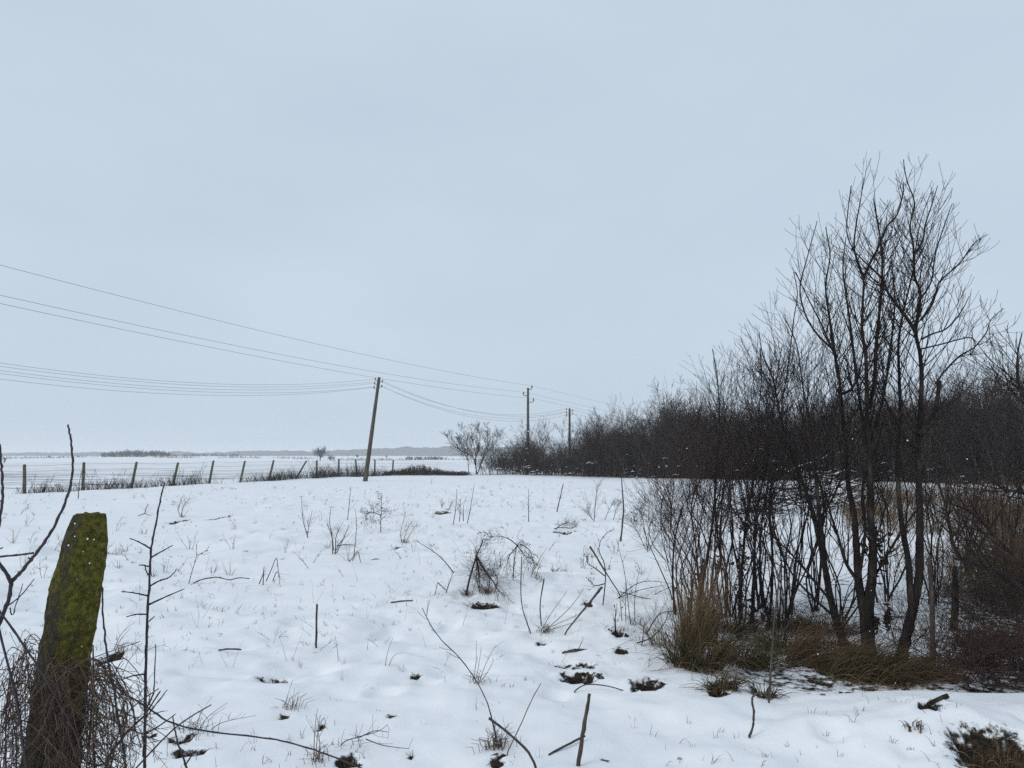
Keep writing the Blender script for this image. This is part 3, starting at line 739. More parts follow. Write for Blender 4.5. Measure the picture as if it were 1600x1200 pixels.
tree('multi_stem_tree', 'tall bare tree of two dark trunks rising from one root in the thicket', (1357, 1030), [
    ([(1357, 1030), (1350, 960), (1342, 910), (1338, 850), (1334, 800), (1326, 760), (1321, 705), (1316, 640), (1308, 570), (1296, 535), (1280, 500), (1262, 465), (1243, 425)], 24, 1.5, 40, 1.0, .42, .3),
    ([(1357, 1030), (1358, 950), (1363, 900), (1364, 850), (1360, 800), (1360, 755), (1359, 716), (1355, 650), (1353, 560), (1347, 517), (1348, 474), (1349, 435), (1336, 396), (1323, 360), (1330, 290)], 25, 1.5, 46, .95, .45, -.2)],
    [([(1349, 435), (1360, 410), (1372, 387), (1385, 355), (1402, 335), (1411, 300), (1411, 285)], 5, 1.5, 9, .5), ([(1349, 437), (1335, 390), (1338, 350), (1345, 310), (1350, 277)], 4, 1.2, 8, .45),
     ([(1357, 640), (1366, 600), (1369, 540), (1373, 500), (1378, 435), (1378, 390), (1368, 330), (1365, 310)], 8, 1.5, 22, .75), ([(1342, 910), (1322, 880), (1310, 840), (1297, 800), (1290, 770)], 7, 2, 14, .6),
     ([(1316, 615), (1330, 608), (1342, 585), (1350, 540)], 6, 2, 8, .6), ([(1362, 908), (1385, 870), (1405, 835), (1430, 800), (1446, 780)], 5, 2, 10, .5),
     ([(1357, 700), (1345, 640), (1335, 560), (1325, 480), (1317, 420), (1322, 370)], 6, 1.5, 16, .6), ([(1362, 690), (1380, 620), (1392, 540), (1398, 470), (1392, 400)], 6, 1.5, 16, .6),
     ([(1310, 590), (1300, 520), (1290, 450), (1297, 400), (1290, 355)], 5, 1.4, 14, .6), ([(1300, 545), (1275, 520), (1258, 490), (1250, 450), (1262, 400), (1277, 345)], 4, 1.3, 12, .5), ([(1342, 905), (1352, 830), (1349, 760), (1372, 690), (1385, 640)], 6, 2, 14, .6)],
    TW, leaves=[(1372, 845, 16, 18, 90), (1382, 872, 8, 14, 60), (1366, 900, 7, 14, 30), (1388, 965, 10, 18, 70), (1368, 975, 7, 14, 50), (1352, 855, 9, 14, 40)])
tree('forked_tree', 'tallest bare tree of the thicket, its dark trunk forking low', (1407, 1036), [
    ([(1407, 1036), (1413, 1008), (1422, 970), (1430, 935), (1436, 900), (1437, 850), (1437, 800), (1436, 760), (1435, 717), (1435, 678), (1440, 608), (1438, 556), (1431, 517), (1438, 461), (1429, 431), (1427, 383), (1422, 353), (1429, 318), (1418, 285), (1413, 262), (1412, 249)], 26, 1.3, 52, .85, .42, .2),
    ([(1425, 948), (1422, 920), (1419, 875), (1410, 825), (1404, 765), (1403, 700), (1407, 650), (1405, 590), (1404, 537), (1410, 495), (1418, 461), (1427, 420), (1432, 380), (1440, 340), (1455, 300)], 17, 1.3, 44, .85, .38, .5)],
    [([(1435, 680), (1447, 662), (1457, 650), (1464, 626), (1468, 595)], 9, 7, 6, .6), ([(1432, 520), (1412, 490), (1390, 462), (1378, 436), (1352, 410), (1330, 388)], 7, 1.5, 14, .6),
     ([(1462, 600), (1476, 580), (1500, 556), (1522, 543), (1541, 520), (1548, 500), (1568, 482)], 4, 1.3, 14, .45), ([(1439, 500), (1455, 478), (1464, 452), (1470, 438), (1500, 411), (1518, 385), (1536, 369)], 5, 1.3, 14, .45),
     ([(1440, 530), (1456, 522), (1478, 514), (1496, 495), (1507, 478), (1514, 463)], 4, 1.2, 8, .35), ([(1440, 545), (1470, 538), (1500, 530), (1518, 528), (1524, 540), (1515, 558)], 3.5, 1.2, 8, .35),
     ([(1428, 400), (1442, 375), (1446, 350), (1456, 320), (1465, 290)], 4, 1.2, 9, .4), ([(1436, 470), (1455, 440), (1462, 395), (1478, 345), (1488, 318)], 3.5, 1.2, 9, .4),
     ([(1435, 700), (1418, 690), (1400, 655), (1385, 630), (1372, 600), (1362, 585)], 8, 2, 12, .6)], TW)
tree('leaning_tree', 'bare tree whose dark trunk leans over the brush pile', (1325, 1022), [
    ([(1325, 1022), (1310, 980), (1298, 935), (1288, 880), (1275, 820), (1262, 775), (1247, 735), (1230, 690), (1217, 640), (1207, 590), (1192, 555), (1186, 520)], 22, 1.5, 52, 1.0, .35, .4),
    ([(1290, 890), (1284, 830), (1278, 780), (1272, 720), (1264, 660), (1254, 600), (1245, 540), (1228, 500)], 11, 1.5, 40, .95, .3, -.3)],
    [([(1299, 940), (1270, 905), (1245, 875), (1215, 845), (1190, 825)], 6, 2, 14, .6), ([(1305, 965), (1272, 935), (1240, 900), (1222, 862), (1205, 790)], 5, 2, 12, .6),
     ([(1275, 820), (1300, 780), (1316, 740), (1325, 690)], 5, 1.5, 10, .6)], TW)
tree('slender_sapling', 'slender dark sapling with shaggy dead leaves round its lower stem', (1157, 968), [
    ([(1157, 968), (1158, 910), (1162, 855), (1166, 810), (1178, 750), (1184, 690), (1186, 640), (1190, 590), (1188, 545)], 8, 1.3, 46, .8, .3, .2)], [], TW, leaves=[(1096, 893, 7, 18, 60), (1122, 885, 9, 12, 40), (1160, 875, 10, 45, 130), (1158, 930, 12, 30, 90), (1163, 820, 8, 10, 40)])
tree('slender_sapling', 'straight thin sapling, middle one of three beside the shaggy sapling', (1176, 982), [
    ([(1176, 982), (1176, 930), (1179, 882), (1180, 816), (1192, 750), (1203, 690), (1208, 640), (1214, 590), (1222, 540)], 7.5, 1.3, 46, .8, .3, -.2)], [], TW, leaves=[(1176, 960, 8, 22, 60)])
tree('slender_sapling', 'thin sapling standing on the near side of the shaggy sapling', (1199, 985), [
    ([(1199, 985), (1205, 937), (1207, 882), (1205, 827), (1202, 790), (1210, 730), (1222, 680), (1222, 630), (1232, 570), (1240, 500), (1246, 460), (1240, 425)], 7.2, 1.3, 44, .8, .3, .3)], [], TW, leaves=[(1196, 955, 5, 20, 40)])
tree('thin_sapling', 'thin whippy sapling bending at the open edge of the thicket', (1055, 960), [
    ([(1055, 960), (1051, 907), (1053, 857), (1060, 815), (1070, 785), (1087, 765), (1100, 735)], 5, 1.2, 14, .55, .1, .2),
    ([(1053, 850), (1042, 835), (1034, 815), (1033, 790), (1040, 765), (1050, 748)], 2.5, 1, 4, .3, .2, .2), ([(1050, 930), (1030, 885), (1014, 850), (1005, 825)], 2.5, 1, 3, .3, .2, -.2)], [], TW)
tree('slender_sapling', 'tall straight whip rising from the tan reed bundle', (1090, 975), [
    ([(1090, 975), (1100, 900), (1110, 840), (1116, 790), (1118, 738), (1123, 690), (1124, 647), (1122, 610), (1120, 582), (1113, 545)], 7, 1.2, 40, .7, .3, .3)], [], TW)
# coppiced shrubs
def shrub(base, stems, top, spread, label, m='twig', w0=3.0, name='coppice_shrub', tw=None, lean=0, ln=.8, cnt=12, group=None):
    g = G(*base); D = g[1]; root = empty(name, g, label, 'shrub', group); Ts, Tc = Tubes(), Tubes()
    for k in range(stems):
        tx = base[0] + lean + max(-.95 * spread, min(1.3 * spread, R.gauss(0, spread * .7))); ty = top + abs(R.gauss(0, .2)) * (base[1] - top)
        ty = max(ty, float(np.interp(tx, [1030, 1070, 1110, 1160, 1220, 1300], [760, 690, 585, 575, 500, 380])))
        bx = base[0] + R.gauss(0, 5); by = base[1] + U(-4, 4)
        bow = R.gauss(0, spread * .22) - .2 * (tx - bx); pts = []
        for q in range(7):
            f = q / 6; j = spread * .07 * (0 < q < 6)
            pts.append((bx + (tx - bx) * f + bow * math.sin(math.pi * f) + R.gauss(0, j), by + (ty - by) * f + R.gauss(0, j * .6)))
        P = spline(traced(pts, D, R.gauss(0, .5)), 3)
        P[0] = (P[0][0], P[0][1], P[0][2] - .05)
        ws = .72 * w0 * U(.5, 1.2); r = [max(.0014, ws / 2 * D / FPX * (1 - .8 * i / (len(P) - 1))) for i in range(len(P))]
        Ts.add(P, r, 5); spawn(Tc, P, r, cnt, .40, ln, 1, **(tw or dict(up=.08, wob=.17, nch=3, ang=.7, n=5, rmin=.0015, rtop=.0034, shr=(.3, .65))))
    Ts.build('stems', M[m], root); Tc.build('twigs', M[m], root); return root
R.seed(66)
shrub((1100, 985), 15, 590, 70, 'many-stemmed bare shrub rising out of the tan reed bundle', 'redtwig', 4)
shrub((1135, 965), 10, 560, 70, 'bare brushy shrub between reed bundle and shaggy sapling', 'twig', 4)
shrub((1190, 950), 10, 520, 90, 'bare brushy shrub behind the three thin saplings', 'twig', 4.5)
shrub((1232, 960), 10, 500, 80, 'loose bare shrub in front of the brush pile', 'twig', 4)
shrub((1275, 955), 10, 520, 90, 'bare shrub tangled with the leaning tree', 'twig', 4)
shrub((1385, 940), 10, 560, 80, 'bare shrub between the two tallest trees', 'twig', 4)
shrub((1460, 945), 10, 590, 90, 'bare shrub behind the forking tree on its open side', 'twig', 4)
shrub((1072, 990), 12, 640, 60, 'low twiggy shrub at the open side of the reed bundle', 'redtwig', 3.4)
shrub((1155, 1000), 11, 600, 90, 'twiggy bare shrub crowding the foot of the shaggy sapling', 'twig', 3.6)
shrub((1215, 995), 11, 560, 90, 'twiggy bare shrub between three saplings and the leaning tree', 'twig', 3.6)
shrub((1310, 985), 9, 600, 110, 'bare shrub with wide stems at the root of the two-trunk tree', 'twig', 3.6)
shrub((1120, 860), 4, 690, 60, 'bare bush standing in snow behind the reed bundle', 'twig', 3)
shrub((1180, 850), 3, 690, 60, 'bare bush in the snow behind the shaggy sapling', 'twig', 3)
shrub((1510, 900), 14, 590, 80, 'bare bush in the brown weeds beyond the forking tree', 'twig', 3, lean=10)
shrub((1580, 880), 14, 560, 70, 'bare bush in the brown weeds at the edge of view', 'twig', 3)
# the near shrub whose dark boughs come in from the edge of the view
def edge_shrub():
    R.seed(68); D = 5.6; b = W(1680, 1050, D); root = empty('overhanging_shrub', (b[0], D, h1(b[0], D)), 'dark shrub reaching long crooked boughs in from the picture edge', 'shrub'); Tc = Tubes()
    for (pts, w0, w1, cnt) in [([(1680, 1050), (1650, 960), (1600, 921), (1555, 893), (1522, 882), (1500, 871), (1489, 852), (1482, 814), (1474, 780), (1464, 750)], 10, 3, 16),
                               ([(1525, 882), (1529, 858), (1546, 828), (1566, 795), (1600, 750), (1625, 700)], 5, 2, 10),
                               ([(1680, 1050), (1660, 940), (1600, 880), (1566, 850), (1538, 820), (1512, 798), (1480, 784)], 8, 2, 14),
                               ([(1690, 1050), (1680, 900), (1640, 800), (1600, 771), (1570, 765), (1540, 745), (1505, 735)], 9, 2, 14),
                               ([(1690, 1050), (1690, 850), (1650, 700), (1615, 640), (1592, 600), (1590, 555), (1597, 520)], 9, 1.5, 18),
                               ([(1655, 700), (1620, 620), (1588, 605), (1572, 590)], 4, 1.5, 10), ([(1680, 1050), (1640, 980), (1600, 960), (1560, 930), (1530, 925)], 7, 2, 12)]:
        P = spline(traced(pts, D, U(-.4, .6)), 4); k = len(P) - 1; r = [max(.002, (w1 + (w0 - w1) * (1 - i / k)) / 2 * D / FPX) for i in range(k + 1)]
        T = Tubes(); T.add(P, r, 7); T.build('bough', M['bark'], root); spawn(Tc, P, r, cnt, .25, .55, 1, **dict(TW, nch=3, up=.06))
    Tc.build('twigs', M['twig'], root)
edge_shrub()
def fallen_branches(label, x0, x1, y0, y1, n, seed):
    R.seed(seed); g = G((x0 + x1) / 2, (y0 + y1) / 2); root = empty('fallen_branches', g, label, 'branches'); T = Tubes()
    for i in range(n):
        b = G(U(x0, x1), U(y0, y1)); a = U(0, 6.28); l = U(.35, 1.3); h_ = U(.02, .5) ** 1.3; r = U(.0018, .0055); bow = U(-.15, .2)
        P = [(b[0] + math.cos(a) * l * (f - .5), b[1] + math.sin(a) * l * .6 * (f - .5), b[2] + .02 + h_ * f + bow * math.sin(3.14 * f)) for f in (0, .2, .4, .6, .8, 1)]
        P = [(p[0] + U(-.02, .02), p[1], max(p[2] + U(-.02, .02), h1(p[0], p[1]) + .01)) for p in P]
        rr = [r * (1 - .13 * q) for q in range(6)]; T.add(P, rr, 4); spawn(T, P, rr, 3, .3, .22, 0, n=4, wob=.2, rmin=.0014)
    T.build('twigs', M['twig'], root)
fallen_branches('criss-crossed fallen twigs between the reed bundle and the leaning tree', 1080, 1290, 930, 1035, 75, 201)
fallen_branches('criss-crossed fallen twigs between the two tallest trees', 1290, 1480, 930, 1050, 70, 202)
fallen_branches('broken twigs strewn on the snow beyond the three saplings', 1130, 1330, 850, 925, 45, 203)
def shaggy(name, label, base, top, w, cat, mm):
    R.seed(int(base[0])); g = G(*base); D = g[1]; root = empty(name, g, label, cat); T = Tubes()
    P = traced([base, ((base[0] + top[0]) / 2 + 2, (base[1] + top[1]) / 2), top], D); T.add(spline(P, 4), [w / 2 * D / FPX * f for f in (1.3, 1.1, 1, 1, .95, .9, .85, .8, .5)], 8, True); T.build('stem', M[mm], root)
    return root
shaggy('dead_stem', 'grey dead stem standing upright beside the forking tree', (1457, 1042), (1452, 868), 7.5, 'dead stem', 'stick')
shaggy('dead_stem', 'dark rotten stump of a stem standing among the brown weeds', (1490, 985), (1492, 884), 10, 'dead stem', 'bark')

# ------------------------------------------------------------------ grasses
def tussock(base, n, hgt, lean, spread, rad, label, m='grass', name='grass_tussock', group=None, w=.0028, droop=.9, loc=None):
    g = loc or G(*base); root = empty(name, g, label, 'grass', group); T = Tubes()
    subs = [(R.gauss(0, .38), R.gauss(0, .30)) for _ in range(7)]
    for k in range(n):
        a = U(0, 6.28); b = U(0, 1) ** .5 * rad; x = g[0] + math.cos(a) * b; y = g[1] + math.sin(a) * b * .7; sb = subs[int(a * 7 / 6.3)]
        h_ = hgt * U(.3, 1.15) * (1 + .3 * sb[0]); d = nrm((math.cos(a) * spread * U(.2, 1) + lean[0] + sb[0] * spread * 1.6 + R.gauss(0, .12), math.sin(a) * spread * U(.2, 1) + lean[1] + sb[1] * spread * 1.6, 1))
        P = [(x, y, g[2] - .02)]; q = P[0]; dr = droop * U(.3, 1.2)
        for i in range(5):
            d = nrm((d[0] + U(-.16, .16), d[1] + U(-.16, .16), d[2] - dr * .15 * i * U(.4, 1.7))); q = tuple(q[j] + d[j] * h_ / 5 for j in range(3)); q = (q[0], q[1], max(q[2], g[2] + .012 * U(.3, 3))); P.append(q)
        ww = w * U(.5, 1.6); T.add(P, [ww, ww, ww * .9, ww * .7, ww * .5, ww * .2], 3)
    T.build('blades', M[m], root)
    if n > 150 and name == 'grass_tussock':
        T = Tubes()
        for k in range(n // 5):
            x = g[0] + R.gauss(0, rad * .6); y = g[1] + R.gauss(0, rad * .45); z = h1(x, y); l = hgt * U(.5, 1.5)
            d = nrm((lean[0] * 1.3 + R.gauss(0, .7), lean[1] + R.gauss(0, .5), U(.25, 1))); q = (x, y, z); P = [q]
            for i in range(5):
                d = nrm((d[0] + U(-.1, .1), d[1] + U(-.1, .1), d[2] - .20 * (1 + .5 * i))); q = tuple(q[j] + d[j] * l / 5 for j in range(3)); q = (q[0], q[1], max(q[2], h1(q[0], q[1]) + .015)); P.append(q)
            ww = U(.0016, .0034); T.add(P, [ww, ww, ww, ww * .8, ww * .6, ww * .3], 3)
        T.build('dry_blades', M['straw'], root)
    return root
R.seed(70)
tussock((1088, 1042), 420, .62, (.16, -.05), .55, .26, 'big grass tussock at the foot of the tan reed bundle')
tussock((1080, 1030), 330, 1.05, (.22, 0), .20, .10, 'tall tan bundle of dry reeds standing in the grass tussock', 'straw', 'reed_bundle', w=.0022, droop=.15)
tussock((1105, 1005), 260, 1.35, (.12, 0), .16, .12, 'tallest brown clump of dead stalks behind the reed bundle', 'rust', 'reed_bundle', w=.0024, droop=.1)
tussock((1160, 1040), 330, .5, (.35, -.15), .5, .26, 'straw coloured tussock sprawling under the shaggy sapling', 'grass')
tussock((1128, 1078), 190, .22, (.1, -.1), .8, .13, 'small dark green tussock hanging over the snow bank')
tussock((1192, 1092), 120, .20, (-.1, -.2), .7, .09, 'little green tuft under the hooked stick')
tussock((1222, 1015), 330, .42, (.3, -.15), .6, .30, 'dark grass tussock between sapling and leaning tree')
tussock((1275, 1035), 460, .62, (.75, -.15), .5, .34, 'flattened brown grass in front of the leaning tree', 'rust')
tussock((1330, 1055), 460, .6, (.85, -.15), .5, .34, 'flattened straw in front of the two-trunk tree', 'grass')
tussock((1395, 1062), 380, .5, (.8, -.1), .6, .32, 'flattened wet grass in front of the forking tree', 'grass')
tussock((1440, 1058), 260, .4, (.5, -.1), .7, .3, 'dark tussock beside the black plank in the snow', 'rust')
tussock((1245, 985), 300, .4, (.2, -.1), .8, .3, 'dark tussock behind the leaning tree', 'rust')
tussock((1300, 990), 260, .45, (-.3, -.1), .7, .3, 'brown tussock at the root of the leaning tree', 'rust')
tussock((1150, 985), 260, .45, (.1, -.1), .7, .25, 'brown tussock round the shaggy sapling', 'rust')
tussock((1045, 1010), 110, .55, (-.1, 0), .4, .2, 'thin pale grass at the open edge of the reed bundle', 'straw', w=.002)
tussock((1555, 1185), 260, .17, (-.1, -1.0), .9, .24, 'brown grass hanging over the bare earth of the snow mound', 'rust', loc=(3.18, 4.68, h1(3.18, 4.68) + .03), droop=2.2)
tussock((1500, 1190), 60, .13, (-.3, -.9), .8, .12, 'dead grass clump on the broken face of the mound', 'straw', loc=(2.93, 4.66, h1(2.93, 4.66)))
tussock((1430, 1139), 26, .09, (0, -.3), .9, .06, 'few dark blades in the hole on top of the snow mound', 'rust')
tussock((1540, 1010), 260, .45, (.1, -.1), .9, .4, 'brown grass clump among the brambles near the edge of view', 'rust')
tussock((1498, 1035), 240, .4, (.3, -.1), .9, .35, 'brown grass clump between dead stem and twig pile', 'rust')
tussock((1570, 950), 260, .5, (0, -.1), .9, .5, 'tan grass clump under the overhanging boughs', 'straw')
tussock((1510, 930), 260, .5, (0, -.1), .9, .5, 'tan grass clump behind the dark rotten stem', 'straw')
# brushwood at the right
def brushwood(base, n, ln, rad, lean, label, m='redtwig', w=.0035, seed=1, hh=None, tilt=.8):
    R.seed(seed); g = G(*base); root = empty('brushwood', g, label, 'brushwood'); T = Tubes()
    for k in range(n):
        a = U(0, 6.28); b = U(0, 1) ** .5 * rad; x = g[0] + math.cos(a) * b; y = g[1] + math.sin(a) * b * .8; z = h1(x, y)
        d = nrm((lean[0] + R.gauss(0, tilt), lean[1] + R.gauss(0, tilt), U(.3, 1)))
        grow(T, (x, y, z + U(0, .25)), d, ln * U(.4, 1.1), w * U(.6, 1.5), 1, up=-.05, wob=.22, nch=3, ang=.6, n=5, rmin=.0016, shr=(.3, .6))
    T.build('twigs', M[m], root)
brushwood((1572, 1080), 230, .8, .40, (.35, .1), 'pile of fine red-brown twigs leaning at the snow edge', 'redtwig', seed=71)
brushwood((1535, 1050), 80, .6, .5, (.2, .1), 'dark tangle of twigs behind the leaning twig pile', 'twig', seed=72)
brushwood((1560, 985), 110, .8, .8, (0, 0), 'wide dark tangle of brambles under the overhanging boughs', 'twig', seed=73)
brushwood((1520, 960), 80, .7, .7, (0, 0), 'bramble tangle beside the dark rotten stem', 'twig', seed=74)
brushwood((1590, 940), 100, .8, .8, (0, 0), 'bramble tangle farthest back under the overhanging boughs', 'redtwig', seed=75)
def brown_weeds():
    T = Tubes(); R.seed(76)
    for i in range(15000):
        y = 8.5 + 34 * U(0, 1) ** 1.35; r = U(.52, .80); 
        if y > 14: r = U(.46, .82)
        x = r * y; den = .28 + 1.1 * float(vnoise(np.array([x / 1.5]), np.array([y / 2.0]), 61)[0]) + (.3 if r > .66 else 0)
        if U(0, 1) > den: continue
        weed_stem(T, x, y, h1(x, y), U(.25, .9), U(.0028, .0045) * (.6 + y / 18), 4 if i % 2 else 2, .45)
    o = T.build('brown_weeds', M['rust'], None, (12, 18, 0)); tag(o, 'rough patch of dry brown weeds between thicket and hedge', 'weeds', kind='stuff')
brown_weeds()

# ------------------------------------------------------------------ sticks and single weeds in the snow
def stick(pts, w, label, name='stick', w1=None, sides=8, m='stick', depth=None, lean=0, twigs=None, cat='stick'):
    D = depth or G(*pts[0])[1]; P = spline(traced(pts, D, lean), 4)
    P[0] = (P[0][0], P[0][1], P[0][2] - .04); k = len(P) - 1; w1 = w if w1 is None else w1
    r = [max(.0012, (w + (w1 - w) * i / k) / 2 * D / FPX * (1 + U(-.14, .16))) for i in range(k + 1)]
    P = [tuple(p[j] + U(-1, 1) * r[q] * .22 for j in range(3)) for q, p in enumerate(P)]
    T = Tubes(); T.add(P, r, sides, True)
    if twigs: spawn(T, P, r, **twigs)
    o = T.build(name, M[m], None, (P[0][0], P[0][1], P[0][2])); return tag(o, label, cat)
R.seed(80)
stick([(494, 1012), (494.5, 980), (495.5, 944)], 3, 'short straight dark stick standing upright in the open snow')
stick([(903, 1196), (910, 1150), (917, 1110), (921, 1085)], 6.8, 'thick grey stick stuck at a slant in the near snow', w1=5)
stick([(853, 1182), (882, 1166), (914, 1150)], 3.4, 'dark branch propped against the thick grey stick', w1=3.5, lean=.25)
stick([(839, 1204), (826, 1176), (800, 1150), (780, 1134), (764, 1122)], 3.5, 'bent dark branch arching out of the near snow', w1=4)
stick([(778, 1160), (770, 1130), (762, 1100), (745, 1065), (720, 1030), (690, 1000), (672, 975), (660, 950)], 2.3, 'long curved stalk sweeping up from a tuft by the bent branch', 'stalk', 1.2, 6, cat='stalk', twigs=dict(cnt=6, f0=.4, ln=.15, lev=0, n=3, rmin=.0015))
stick([(1170, 1153), (1176, 1136), (1178, 1112), (1175, 1092), (1183, 1083), (1194, 1084), (1200, 1092)], 3.9, 'hooked grey stick bent over at the thicket edge', w1=3)
stick([(1201, 1098), (1204, 1050), (1208, 990), (1214, 930), (1220, 880)], 3.6, 'slim bare stem rising straight beside the hooked stick', 'stem', 2, cat='stem', twigs=dict(cnt=10, f0=.4, ln=.35, lev=1, n=4, nch=2, rmin=.0018))
stick([(1444, 1102), (1482, 1088)], 5.5, 'black board end poking out of the snow by the flattened grass', 'plank', 9, 4, 'bark', cat='plank')
stick([(1345, 912), (1300, 925), (1262, 918), (1258, 914)], 0.1 + 6, 'short fallen log lying behind the leaning tree', 'log', 7, 8, 'bark', cat='log')
stick([(970, 930), (945, 892), (922, 854)], 1.7, 'straight bare stick leaning among weeds beside the reed bundle', w1=3, lean=.3)
stick([(880, 992), (910, 955), (932, 928), (940, 918)], 2.0, 'knobbly stick slanting out of the snow by a grass hole', w1=4, lean=.2)
stick([(830, 990), (819, 960), (814, 930), (815, 870)], 1.9, 'thin dark stalk curving up from the mid snow', 'stalk', 1.5, 6, cat='stalk')
stick([(846, 978), (844, 945), (850, 905)], 1.8, 'shorter thin stalk next to the curving dark stalk', 'stalk', 2, 6, cat='stalk')
stick([(970, 846), (973, 815), (974, 790), (972, 760), (971, 742)], 2.8, 'tall single straight stalk in front of the scrub hedge', 'stalk', 1.3, 6, cat='stalk')
stick([(340, 1016), (358, 1014), (377, 1015)], 3, 'small twig lying flat on the open snow', 'twig', 2, 6, cat='twig')
stick([(875, 1021), (905, 1015), (930, 1018)], 4.5, 'dark twig lying across the hole in the snow', 'twig', 3, 6, lean=.05, cat='twig', twigs=dict(cnt=4, f0=.2, ln=.12, lev=0, n=3))
stick([(790, 1180), (810, 1140), (830, 1095), (845, 1068)], 2.2, 'fine arched grass stem near the bent dark branch', 'stalk', 1.2, 5, 'straw', cat='stalk')
stick([(895, 1082), (915, 1070), (950, 1072), (990, 1085)], 2.4, 'thin arched cane touching the snow above the thick grey stick', 'cane', 1.4, 5, cat='cane')
stick([(610, 942), (620, 940), (645, 938)], 3, 'crooked twig lying on the snow below the bramble', 'twig', 1.5, 5, cat='twig')
stick([(300, 912), (318, 905), (340, 902), (358, 906), (372, 903), (390, 904)], 2, 'thin wavy stem lying over the snow near the thorny sapling', 'twig', 1.3, 5, cat='twig')
stick([(870, 800), (875, 778), (880, 756)], 2, 'thin stalk slanting up in the far part of the field', 'stalk', 1.2, 5, cat='stalk')

def weed(base, stems, label, w=3, twigs=12, ln=.25, lev=1, m='twig', seeds=0, base_grass=0, up=.08, name='dry_weed', group=None, ang=.7, depth_spread=.25, hang=False):
    g = G(*base); D = g[1]; root = empty(name, g, label, 'weed', group); T = Tubes(); T2 = Tubes(); ends = []
    for pts in stems:
        P = spline(traced(pts, D, R.gauss(0, depth_spread)), 4)
        k = len(P) - 1; r = [max(.0012, .7 * w / 2 * D / FPX * (1 - .65 * i / k)) for i in range(k + 1)]
        T.add(P, r, 5)
        if twigs: spawn(T2, P, r, twigs, .25, ln, lev, up=-.12 if hang else up, wob=.18, nch=3, ang=ang, n=4, rmin=.0010 * max(1, D / 10), rtop=.0016 * max(1, D / 10), shr=(.3, .6))
    T.build('stems', M[m], root)
    if seeds:
        for key, items in list(T2.g.items()):
            for pts, rr in items:
                for p in pts[1:]:
                    if U(0, 1) < seeds:
                        s = U(.004, .008) * max(1, D / 12); T2.add([(p[0], p[1], p[2] - s), p, (p[0], p[1], p[2] + s)], [s * .2, s, s * .2], 4) if len(pts) > 3 else None
    if T2.g: T2.build('twigs', M[m], root)
    if base_grass:
        Tg = Tubes()
        for _ in range(base_grass):
            a = U(0, 6.28); x = g[0] + R.gauss(0, .05); y = g[1] + R.gauss(0, .04); hh = U(.03, .11)
            Tg.add([(x, y, g[2] - .03), (x + math.cos(a) * .03, y + math.sin(a) * .03, g[2] + hh * .7), (x + math.cos(a) * .1, y + math.sin(a) * .1, g[2] + hh)], [.0022, .002, .0008])
        Tg.build('grass', M['rust'], root)
    return root
R.seed(84)
weed((728, 930), [[(728, 930), (734, 903), (741, 880), (745, 866), (752, 852), (755, 843)], [(745, 870), (757, 890), (770, 908), (780, 925)], [(744, 872), (748, 895), (749, 925)]], 'dark bramble stem propped like a tent over a grass hole', 5, 40, .42, 1, 'redtwig', base_grass=60, hang=True)
weed((760, 927), [[(762, 927), (765, 905), (752, 885)], [(772, 927), (778, 905), (765, 890)], [(750, 927), (744, 900), (746, 880)]], 'tangle of hanging fine bramble twigs under the propped stem', 2.2, 60, .35, 1, 'redtwig', base_grass=80, hang=True, name='bramble')
weed((697, 926), [[(697, 926), (703, 908), (709, 893)], [(709, 895), (690, 872), (670, 857), (650, 845)], [(672, 948), (679, 930), (684, 910)], [(684, 910), (700, 925), (718, 940), (728, 952)]], 'broken bramble canes crossing low over the snow', 2.4, 12, .2, 0, 'redtwig', name='bramble', hang=True)
weed((802, 902), [[(802, 902), (803, 880), (808, 852), (818, 846)], [(808, 852), (795, 842), (780, 838), (762, 838)], [(810, 852), (795, 870), (792, 888)], [(812, 850), (826, 858), (832, 872), (834, 882)], [(808, 852), (820, 868), (826, 880)]], 'seedy weed with arching drooping head in mid field', 2.6, 16, .32, 1, 'twig', .5, 8, hang=True)
weed((522, 866), [[(520, 866), (519, 840), (515, 815), (517, 795)], [(524, 866), (525, 840), (530, 825)], [(526, 864), (535, 845), (546, 820)], [(523, 864), (530, 850), (540, 838)], [(526, 853), (540, 851), (556, 852)], [(521, 860), (519, 840), (512, 820)]], 'low twiggy shrub standing alone in the snow', 2.5, 9, .3, 0, 'redtwig')
weed((553, 868), [[(553, 868), (556, 840), (557, 815), (555, 795)]], 'thin single stem beside the low twiggy shrub', 1.8, 5, .15, 0)
weed((595, 832), [[(595, 832), (595, 812), (596, 795), (596, 770)], [(595, 805), (580, 800), (570, 806)]], 'weed with a dark bushy head on one thin stem', 2, 26, .45, 1, 'twig', .3, up=.02, ang=1.1)
weed((478, 840), [[(481, 840), (474, 815), (472, 795), (471, 778)], [(480, 838), (484, 815), (488, 798)]], 'pair of thin stems joined at the foot', 1.8, 5, .2, 0)
weed((543, 812), [[(543, 812), (546, 785), (548, 760)]], 'tall very thin stem near the foot of the leaning pole', 1.6, 6, .3, 0, group=None)
weed((708, 820), [[(708, 820), (712, 795), (714, 764)], [(718, 815), (719, 795), (719, 780)], [(730, 818), (735, 795), (741, 757)], [(724, 814), (724, 790)]], 'group of upright thin stalks beside the tan grass', 1.9, 6, .25, 0)
weed((826, 815), [[(826, 815), (826, 790), (826, 764)]], 'upright stalk with sparse side leaves in the far field', 2, 12, .25, 0, up=0)
weed((930, 815), [[(928, 815), (930, 790), (934, 758)], [(926, 812), (918, 800)]], 'branched brown weed near the scrub hedge', 2, 16, .5, 1, 'redtwig')
weed((962, 812), [[(945, 812), (952, 796), (960, 782)], [(958, 814), (962, 798), (966, 786)]], 'loose reddish weed next to the branched brown weed', 1.5, 14, .4, 1, 'redtwig')
